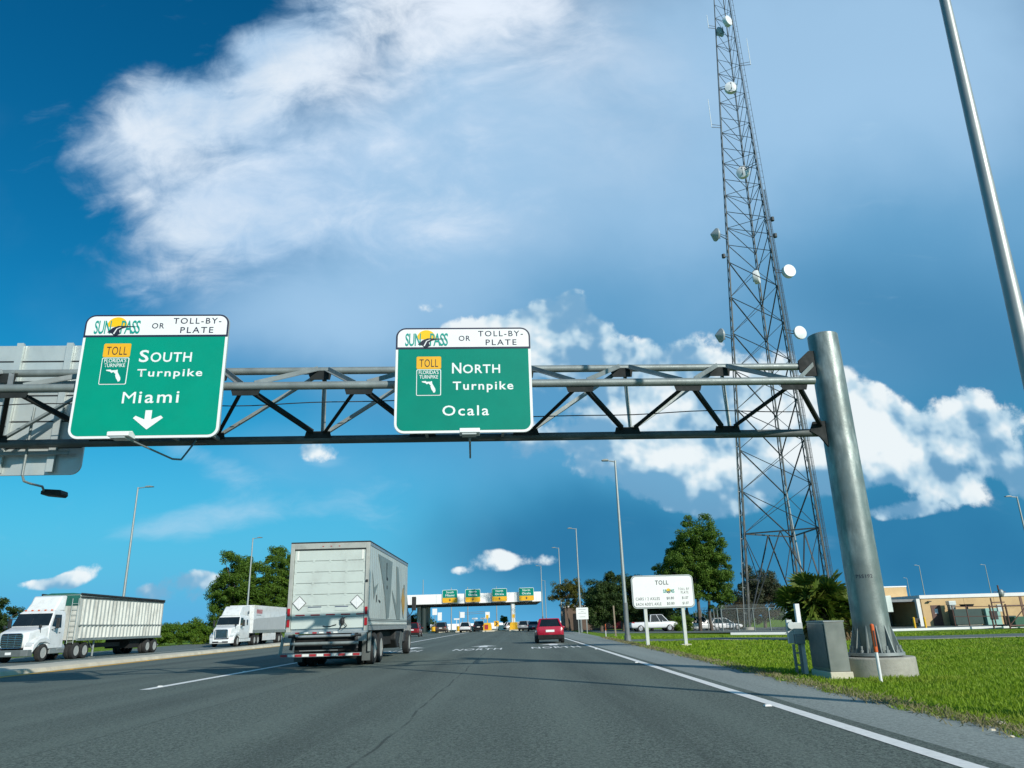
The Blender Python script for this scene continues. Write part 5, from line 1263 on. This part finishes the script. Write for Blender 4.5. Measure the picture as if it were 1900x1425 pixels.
MB().box(-.9, .3, -.4, .5, .1, .95).tube((.3, 0, .5), (1.3, 0, .5), .16, None, 10).build('pump', mat('pump_green', (.01, .09, .05), .5), t, bevel=.03)
t = thing('service_mast', 'brown electric service mast with brackets above the cage', 'utility pole', (44.0, 70, -.32), 0)
MB().tube((0, 0, 0), (0, 0, 3.7), .07, None, 8).tube((-.9, 0, 0), (-.9, 0, 2.6), .06, None, 8).build('pole', M_brown, t); MB().bar((-.9, 0, 2.2), (.3, 0, 2.2), .06, .1).bar((-.5, 0, 3.1), (.6, 0, 3.1), .06, .06).build('crossarm', M_brown, t)
MB().ball((.1, -.15, 3.0), (.25, .2, .35), 10, 7).build('insulator', M_galv_d, t); MB().box(-.55, -.2, -.2, .0, 1.4, 2.0).build('meter_box', M_alu, t)
# dark hut behind the oaks
t = thing('brick_hut', 'dark brown toll office wall half hidden by the oaks', 'building', (7.0, 115, 0), 0)
MB().box(0, 9, 0, 8, 0, 3.3).build('wall', M_tan_d, t); MB().box(-.2, 9.2, -.2, 8.2, 3.303, 3.55).build('roof', M_cap, t)
MB().box(7.1, 8.2, -.05, -.002, 0, 2.2).build('door', M_redref, t); b = MB().box(1.2, 2.2, -.05, -.002, .0, 2.4).box(3.5, 4.9, -.05, -.002, .8, 2.2); b.build('window', M_void, t)
t = thing('gate_pillar', 'tan brick pillar with a white pyramid cap near red door', 'pillar', (15.2, 110, 0), 0)
MB().box(-.35, .35, -.35, .35, 0, 2.6).build('shaft', M_tan, t); MB().loft([[(-.5, -.5, 2.6), (.5, -.5, 2.6), (.5, .5, 2.6), (-.5, .5, 2.6)], [(-.03, -.03, 3.3), (.03, -.03, 3.3), (.03, .03, 3.3), (-.03, .03, 3.3)]]).build('cap', M_cap, t)

# ------------------------------------------------------------------ chain link fence
def chain_mat():
    m = bpy.data.materials.new('chain_link'); m.use_nodes = True
    T = NT(m.node_tree); b = m.node_tree.nodes['Principled BSDF']; out = m.node_tree.nodes['Material Output']
    ob = T.n('ShaderNodeTexCoord').outputs['Object']; sp = T.n('ShaderNodeSeparateXYZ'); T.put(sp.inputs[0], ob)
    def wires(sgn):
        u = T.m('MULTIPLY', T.m('ADD', sp.outputs[0], T.m('MULTIPLY', sp.outputs[2], sgn)), 7.0)
        return T.m('LESS_THAN', T.m('ABSOLUTE', T.m('SUBTRACT', T.m('FRACT', u), .5)), .055)
    a = T.m('MAXIMUM', wires(1.0), wires(-1.0))
    tr = T.n('ShaderNodeBsdfTransparent'); mx = T.n('ShaderNodeMixShader')
    T.put(mx.inputs[0], a); T.put(mx.inputs[1], tr.outputs[0]); T.put(mx.inputs[2], b.outputs[0]); T.put(out.inputs['Surface'], mx.outputs[0])
    b.inputs['Base Color'].default_value = (.20, .23, .22, 1); b.inputs['Metallic'].default_value = .3; b.inputs['Roughness'].default_value = .5
    return m
def fence(x0, y0, x1, y1, n, label):
    L = math.hypot(x1 - x0, y1 - y0); t = thing('chain_link_fence', label, 'fence', (x0, y0, gz(x0)), math.degrees(math.atan2(y1 - y0, x1 - x0)))
    for k in range(n + 1):
        x = L * k / n; MB().tube((x, 0, 0), (x, 0, 2.5), .05, None, 8).bar((x, 0, 2.5), (x, -.32, 2.85), .04, .04).build('fence_post', M_galv, t)
    b = MB().tube((0, 0, 2.45), (L, 0, 2.45), .035, None, 6)
    for k in range(3): b.tube((0, -.1 * (k + 1), 2.5 + .11 * (k + 1)), (L, -.1 * (k + 1), 2.5 + .11 * (k + 1)), .012, None, 4)
    b.build('top_rail', M_galv, t)
    MB().add([(0, .06, 0), (L, .06, 0), (L, .06, 2.45), (0, .06, 2.45)], [(0, 1, 2, 3)]).build('mesh_panel', MATS.setdefault('chain', None) or chain_mat(), t)
fence(22.7, 86, 29.6, 85.5, 4, 'chain link fence with barbed wire in front of the tower, left run')
fence(29.7, 85.5, 38.5, 84, 5, 'chain link fence with barbed wire in front of the tower, right run')
fence(22.7, 86.2, 24.0, 104, 8, 'chain link fence running back beside the parked cars')
t = thing('equipment_shed', 'low tan shed behind the chain link fence under the tower', 'shed', (32.2, 89.0, -.32), 0)
MB().box(0, 4.6, 0, 3, 0, 2.3).build('wall', mat('shed_tan', (.26, .17, .12), .85), t); MB().box(-.2, 4.8, -.2, 3.2, 2.303, 2.5).build('roof', M_tan_d, t)

# ------------------------------------------------------------------ vegetation
def leaf_mat(name, c1, c2, c3, scale=.8):
    m = bpy.data.materials.new(name); m.use_nodes = True
    T = NT(m.node_tree); b = m.node_tree.nodes['Principled BSDF']; out = m.node_tree.nodes['Material Output']
    ob = T.n('ShaderNodeTexCoord').outputs['Object']
    oi = T.n('ShaderNodeNewGeometry')
    cur = T.mix(oi.outputs['Random Per Island'], c1, c2)
    cur = T.mix(T.m('MULTIPLY', T.ss(T.noise(ob, scale, 4, .6, dim='3D'), .48, .68), .7), cur, c3)
    T.put(b.inputs['Base Color'], cur); b.inputs['Roughness'].default_value = .6; b.inputs['Specular IOR Level'].default_value = .3
    tl = T.n('ShaderNodeBsdfTranslucent'); T.put(tl.inputs['Color'], cur)
    mx = T.n('ShaderNodeMixShader'); mx.inputs[0].default_value = .28
    T.put(mx.inputs[1], b.outputs[0]); T.put(mx.inputs[2], tl.outputs[0]); T.put(out.inputs['Surface'], mx.outputs[0])
    return m
M_pine = leaf_mat('pine_needles', (.055, .118, .012), (.092, .175, .016), (.15, .235, .024))
M_oak = leaf_mat('oak_leaves', (.025, .055, .014), (.05, .09, .020), (.085, .125, .024))
M_olive = leaf_mat('olive_leaves', (.075, .085, .014), (.12, .125, .018), (.15, .12, .016))
M_bush = leaf_mat('bush_leaves', (.06, .14, .010), (.11, .20, .014), (.16, .235, .02))
M_greyl = leaf_mat('grey_green_leaves', (.045, .065, .030), (.075, .095, .045), (.11, .09, .055))
M_bark = mat('tree_bark', (.11, .085, .065), .9, 0, .25, 5, .4, 20)

def leaf_cloud(centres, radii, per, size, rs, flat=.75):
    """leaf-sized quads spread over many small clumps"""
    n = len(centres) * per
    c = np.repeat(np.asarray(centres), per, 0); r = np.repeat(np.asarray(radii), per)
    d = rs.normal(size=(n, 3)); d /= np.linalg.norm(d, axis=1, keepdims=True)
    q = rs.random(n) ** .45
    p = c + d * (r * q)[:, None] * np.array([1, 1, flat])
    nrm = d * .8 + rs.normal(size=(n, 3)) * .55 + np.array([0, 0, .25]); nrm /= np.linalg.norm(nrm, axis=1, keepdims=True)
    a = np.cross(nrm, rs.normal(size=(n, 3))); a /= np.linalg.norm(a, axis=1, keepdims=True); b = np.cross(nrm, a)
    s = size * (.6 + .8 * rs.random(n))[:, None]
    v = np.stack([p - a * s, p - b * s * .55 + nrm * s * .1, p + a * s, p + b * s * .55 + nrm * s * .1], 1).reshape(-1, 3)
    return v
def quads_object(name, v, m, parent=None):
    n = len(v) // 4
    me = bpy.data.meshes.new(name); me.vertices.add(len(v)); me.vertices.foreach_set('co', v.astype(np.float32).ravel())
    me.loops.add(len(v)); me.loops.foreach_set('vertex_index', np.arange(len(v), dtype=np.int32))
    me.polygons.add(n); me.polygons.foreach_set('loop_start', np.arange(0, len(v), 4, dtype=np.int32)); me.polygons.foreach_set('loop_total', np.full(n, 4, np.int32))
    me.update(calc_edges=True); me.validate()
    o = bpy.data.objects.new(name, me); col.objects.link(o); me.materials.append(m)
    if parent: o.parent = parent
    return o
def tree(name, label, x, y, m, crown, clump, nclump, per, leaf, seed, trunk_r=.22, trunk_to=None, group=None, lean=(0, 0), holes=.0, cat='tree', z=None):
    """crown: list of ellipsoids (cx, cy, cz, rx, ry, rz) relative to the foot of the tree"""
    rs = np.random.default_rng(seed)
    t = thing(name, label, cat, (x, y, gz(x) if z is None else z), 0, group)
    cs = []; rr = []
    vol = np.array([e[3] * e[4] * e[5] for e in crown]); vol = vol / vol.sum()
    for e, f in zip(crown, vol):
        k = max(4, int(nclump * f)); cnt = 0
        while cnt < k:
            d = rs.normal(size=3); d /= np.linalg.norm(d); q = rs.random() ** .38
            if q < .55 and rs.random() < .5: continue
            w = 1 + .22 * math.sin(d[0] * 4.1 + seed) + .18 * math.sin(d[2] * 5.3 + d[1] * 3.7 + seed * 2)
            cs.append([e[0] + d[0] * e[3] * q * w, e[1] + d[1] * e[4] * q * w, e[2] + d[2] * e[5] * q * w]); rr.append(clump * (.6 + .8 * rs.random())); cnt += 1
    quads_object('crown', leaf_cloud(cs, rr, int(per * 2.8), leaf * .55, rs), m, t)
    if trunk_r:
        top = trunk_to or max(e[2] for e in crown)
        b = MB(); pts = [Vector((lean[0] * k / 5, lean[1] * k / 5, top * k / 5 - (.15 if k == 0 else 0))) + Vector((rs.normal() * .06, rs.normal() * .06, 0)) * (k > 0) for k in range(6)]
        for k in range(5): b.tube(pts[k], pts[k + 1], trunk_r * (1 - .14 * k), trunk_r * (1 - .14 * (k + 1)), 10, False)
        tr = b.build('trunk', M_bark, t, smooth=True)
        b = MB()
        sel = rs.choice(len(cs), min(len(cs), 16), replace=False)
        for i in sel:
            k = rs.integers(2, 6); b.tube(pts[min(k, 5)], Vector(cs[i]), trunk_r * .32, .02, 6, False)
        b.build('limbs', M_bark, tr)
    return t
# pines right of the toll sign (three trunks)
tree('pine_tree', 'tall dense pine behind the toll sign, highest of the three trunks', 21.6, 92, M_pine, [(.6, 0, 10.6, 2.5, 2.5, 2.9), (.3, 0, 7.6, 3.1, 3, 2.6), (-1.6, -.5, 8.3, 1.9, 1.8, 1.6), (-.2, 0, 5.2, 2.3, 2.3, 1.8)], .62, 210, 95, .17, 11, .24, group='pines behind the toll sign')
tree('pine_tree', 'pine beside the parked cars, right of the tallest pine', 23.2, 93, M_pine, [(.4, 0, 9.4, 2.2, 2.3, 2.8), (.8, 0, 6.2, 2.6, 2.5, 2.6), (1.2, -.3, 3.8, 1.6, 1.5, 1.2)], .6, 160, 95, .17, 12, .22, group='pines behind the toll sign')
tree('pine_tree', 'lower pine with a ragged branch reaching left', 20.5, 93.5, M_pine, [(-1.6, 0, 7.3, 1.9, 1.6, 1.0), (-.4, 0, 8.4, 1.9, 1.9, 2.2), (-.3, 0, 5.6, 1.9, 1.8, 1.6)], .55, 110, 90, .17, 13, .18, group='pines behind the toll sign')
# dark oaks
for i, (x, y, c, lab) in enumerate(((10.4, 97, [(0, 0, 4.0, 2.3, 2.4, 2.0), (-.4, 0, 2.2, 2.2, 2, 1.4)], 'dark oak nearest the road with low crown'), (13.3, 98, [(-.2, 0, 4.9, 2.9, 2.8, 2.5), (.2, 0, 2.8, 2.8, 2.5, 1.4)], 'tallest dark oak behind the street light'), (17.0, 99, [(.2, 0, 4.6, 3.0, 2.6, 2.2), (.3, 0, 3.0, 2.7, 2.4, 1.2)], 'spreading dark oak above the white pickup'))):
    tree('oak_tree', lab, x, y, M_oak, c, .62, 170, 85, .17, 21 + i, .24, group='dark oaks by the parking area')
tree('oak_tree', 'dim oak in shade behind the pickup truck', 18.6, 108, M_oak, [(0, 0, 3.4, 4.2, 3, 2.4)], .7, 130, 70, .2, 27, .24)
tree('oak_tree', 'thin olive oak leaning over the end of the toll canopy', 7.3, 110, M_olive, [(-.3, 0, 5.7, 2.0, 1.8, 1.3), (-1.7, 0, 4.6, 1.4, 1.2, .7), (1.0, 0, 5.0, 1.5, 1.3, 1.2), (.6, 0, 3.6, 1.5, 1.2, .8)], .45, 120, 60, .13, 31, .14, lean=(-.4, 0))
tree('oak_tree', 'grey green tree behind the tower fence', 36.0, 113, M_greyl, [(0, 0, 5.6, 3.4, 3, 3.0), (-2.5, 0, 3.8, 2.4, 2, 2.0), (2.4, 0, 4.2, 2.2, 2, 1.8)], .75, 170, 75, .2, 33, .25)
tree('bush', 'reddish brown bush behind the tower fence', 31.5, 108, leaf_mat('russet_leaves', (.07, .05, .022), (.10, .07, .03), (.06, .08, .025)), [(0, 0, 1.9, 4.0, 1.6, 1.8)], .6, 90, 70, .18, 35, 0, cat='bush')
tree('bush', 'low green shrub under the oaks right of the pickup', 19.2, 91.5, M_bush, [(0, 0, .9, 1.3, .9, 1.0)], .4, 40, 60, .12, 36, 0, cat='bush')
# left side
tree('oak_tree', 'large dark tree on the left behind the second semi trailer', -41.0, 113, M_pine, [(.2, 0, 8.8, 4.2, 3.6, 3.9), (-2.0, 0, 5.6, 3.0, 2.6, 2.8), (1.8, 0, 5.0, 3.0, 2.6, 2.6), (-2.6, 0, 3.0, 2.2, 2, 1.8)], .75, 330, 80, .2, 41, .34, group='large trees left of the box truck')
tree('oak_tree', 'large dark tree just left of the box truck roof', -35.4, 114, M_pine, [(0, 0, 9.6, 3.0, 3, 3.6), (.6, 0, 6.2, 3.0, 2.8, 2.8), (-1.2, 0, 4.2, 2.4, 2.2, 2.4)], .7, 260, 80, .2, 42, .32, group='large trees left of the box truck')
tree('oak_tree', 'dark tree cut by the left edge behind white tractor', -63.5, 92, M_oak, [(0, 0, 3.4, 2.8, 2.4, 2.4)], .6, 90, 70, .18, 43, .2)
rs0 = np.random.default_rng(5)
for i in range(9):
    x = -61 + i * 3.3 + rs0.normal() * .3; y = 98 + rs0.normal() * 1.5; h = 2.0 + .5 * rs0.random()
    tree('bush', ['rounded green bush at the left end of the roadside hedge', 'green bush behind the cab of the ribbed trailer truck', 'leafy bush behind the front of the ribbed trailer', 'leafy bush behind the middle of the ribbed trailer', 'leafy bush behind the wheels of the ribbed trailer', 'bright green bush just past the ribbed trailer', 'bright green bush between the two semi trucks', 'tall green bush left of the second semi tractor', 'green bush behind the second semi tractor'][i], x, y, M_bush, [(0, 0, h * .62, 2.3, 1.5, h * .62), (.9, 0, h * .45, 1.6, 1.2, h * .5)], .5, 62, 80, .14, 50 + i, 0, 'hedge bushes beyond the left carriageway', cat='bush') if False else tree('bush', ['rounded green bush at the left end of the roadside hedge', 'green bush behind the cab of the ribbed trailer truck', 'leafy bush behind the front of the ribbed trailer', 'leafy bush behind the middle of the ribbed trailer', 'leafy bush behind the wheels of the ribbed trailer', 'bright green bush just past the ribbed trailer', 'bright green bush between the two semi trucks', 'tall green bush left of the second semi tractor', 'green bush behind the second semi tractor'][i], x, y, M_bush, [(0, 0, h * .62, 2.3, 1.5, h * .62), (.9, 0, h * .45, 1.6, 1.2, h * .5)], .5, 62, 80, .14, 50 + i, 0, group='hedge bushes beyond the left carriageway', cat='bush')
tree('bush', 'dark shrub mound seen between the canopy columns', -21.5, 168, M_oak, [(0, 0, 1.6, 3.6, 2, 1.7)], .6, 60, 60, .2, 71, 0, cat='bush')
tree('palm_tree', 'tiny palm left of the white canopy column', -3.3, 176, M_bush, [(0, 0, 2.1, .95, .9, .8)], .4, 26, 50, .16, 72, .12)
# far off treeline
rs = np.random.default_rng(90); cs = []; rr = []
for i in range(520):
    x = rs.uniform(-420, 420); 
    if -30 < x < 24: continue
    y = 330 + rs.normal() * 14 + abs(x) * .12; cs.append([x, y, rs.uniform(.3, 4.2)]); rr.append(rs.uniform(2.2, 4.2))
tag(quads_object('treeline', leaf_cloud(cs, rr, 60, .9, rs), M_oak), kind='stuff')

# cabbage palm beside the gantry post
def palm():
    rs = np.random.default_rng(77)
    t = thing('palm_tree', 'bushy low cabbage palm with drooping fans behind the gantry post', 'palm', (17.6, 45, gz(17.6)))
    mf = leaf_mat('palm_fronds', (.05, .095, .012), (.105, .155, .018), (.21, .225, .045), 1.6)
    md = leaf_mat('dry_palm_fronds', (.16, .11, .05), (.22, .16, .08), (.12, .08, .04), 2.0)
    def fronds(n, el_lo, el_hi, length, z0, m, name):
        vs = []
        for k in range(n):
            az = rs.uniform(0, 2 * math.pi); el = R(rs.uniform(el_lo, el_hi))
            d = np.array([math.cos(az) * math.cos(el), math.sin(az) * math.cos(el), math.sin(el)])
            st = length * rs.uniform(.35, .75); o = np.array([rs.normal() * .3, rs.normal() * .3, z0 + rs.normal() * .25])
            hub = o + d * st + np.array([0, 0, -.10 * st])
            s = np.cross(d, [0, 0, 1.0]); s /= np.linalg.norm(s) + 1e-6; u = np.cross(s, d); ro = rs.normal() * .7; s, u = s * math.cos(ro) + u * math.sin(ro), u * math.cos(ro) - s * math.sin(ro)
            w = .014
            vs += [o - s * w, o + s * w, hub + s * w, hub - s * w]
            nl = 15; L = length * rs.uniform(.50, .66)
            ang = [R(-118 + 236 * j / nl) for j in range(nl + 1)]
            def rim(a, f):
                dd = d * math.cos(a) + s * math.sin(a) + u * .22 * abs(math.sin(a))
                return hub + dd * L * f + np.array([0, 0, -.30 * L * max(f - .45, 0) * rs.uniform(.8, 1.4)])
            for j in range(nl):
                am = (ang[j] + ang[j + 1]) / 2; fold = u * .03 * (1 if j % 2 else -1)
                vs += [hub, rim(ang[j], .62) - fold, rim(am, 1.0), rim(ang[j + 1], .62) + fold]
        return quads_object(name, np.array(vs), m, t)
    fronds(60, 5, 62, 1.7, 2.2, mf, 'fronds'); fronds(80, -50, 12, 1.9, 2.0, mf, 'fronds'); fronds(26, -80, -30, 1.6, 1.5, md, 'dead_fronds')
    MB().tube((0, 0, -.1), (0, 0, 2.3), .30, .24, 14).build('trunk', M_bark, t, smooth=True)
palm()

# grass blades on the verge (too many to count)
def blades():
    rs = np.random.default_rng(3)
    def batch(n, ymin, ymax, hmin, hmax, wid):
        y = ymin + (ymax - ymin) * rs.random(n) ** 1.3
        e = np.interp(y, [p[1] for p in edge], [p[0] for p in edge])
        wmax = 3 + y * .75
        x = e - .12 + np.abs(rs.normal(size=n)) * .12 * 0 + rs.random(n) ** 1.25 * wmax
        x += .10 * np.sin(y * 2.3) + .07 * np.sin(y * 5.1 + 1)
        keep = ~((np.abs(x - UX) < .8) & (np.abs(y - UY) < .8) & (np.hypot(x - UX, y - UY) < .78)) & ~((x > 6.1) & (x < 7.0) & (y > 15.6) & (y < 17.8)) & ~((y > 45.2) & (y < 53.8))
        x, y = x[keep], y[keep]; n = len(x)
        z = np.array([gz(a) for a in x]) - .03
        patch = .8 + .4 * (np.sin(x * 1.7 + y * .9) * np.sin(y * 1.3 - x * .6) * .5 + .5)
        h = (hmin + (hmax - hmin) * rs.random(n)) * patch; az = rs.random(n) * 6.283; w = wid * (.7 + .6 * rs.random(n)) * (1 + y / 25)
        lx, ly = rs.normal(size=n) * h * .45, rs.normal(size=n) * h * .45
        dx, dy = np.cos(az) * w, np.sin(az) * w
        v = np.stack([np.stack([x - dx, y - dy, z], 1), np.stack([x + dx, y + dy, z], 1), np.stack([x + lx + dx * .3, y + ly + dy * .3, z + h], 1), np.stack([x + lx - dx * .3, y + ly - dy * .3, z + h], 1)], 1)
        return v.reshape(-1, 3)
    v = np.concatenate([batch(150000, 5.5, 26, .025, .075, .0055), batch(70000, 20, 62, .04, .10, .010)])
    m = leaf_mat('grass_blades', (.165, .28, .010), (.225, .34, .018), (.28, .33, .04), .5)
    tag(quads_object('grass', v, m), kind='stuff')
    # dry straw and pale grit along the pavement edge
    n = 9000; y = 6 + 54 * rs.random(n) ** 1.4; e = np.interp(y, [p[1] for p in edge], [p[0] for p in edge]); x = e + rs.normal(size=n) * .14 + .02
    h = .02 + .06 * rs.random(n); az = rs.random(n) * 6.283; w = .007 * (1 + y / 20)
    dx, dy = np.cos(az) * w, np.sin(az) * w; lx, ly = rs.normal(size=n) * .06, rs.normal(size=n) * .06
    v = np.stack([np.stack([x - dx, y - dy, np.full(n, .0)], 1), np.stack([x + dx, y + dy, np.full(n, .0)], 1), np.stack([x + lx + dx * .3, y + ly, h], 1), np.stack([x + lx - dx * .3, y + ly, h], 1)], 1).reshape(-1, 3)
    tag(quads_object('dry_grass', v, leaf_mat('straw', (.22, .20, .09), (.32, .28, .15), (.16, .19, .05), 1.0)), kind='stuff')
    b = MB(); 
    for k in range(90):
        yy = 8 + 40 * rs.random() ** 1.2; ee = interp(edge, yy); xx = ee + rs.normal() * .13 + .04; s = .012 + .03 * rs.random() ** 2
        b.ball((xx, yy, .005), (s * 1.4, s * 1.2, s * .6), 6, 4)
    tag(b.build('gravel', M_conc_w), kind='stuff')
blades()
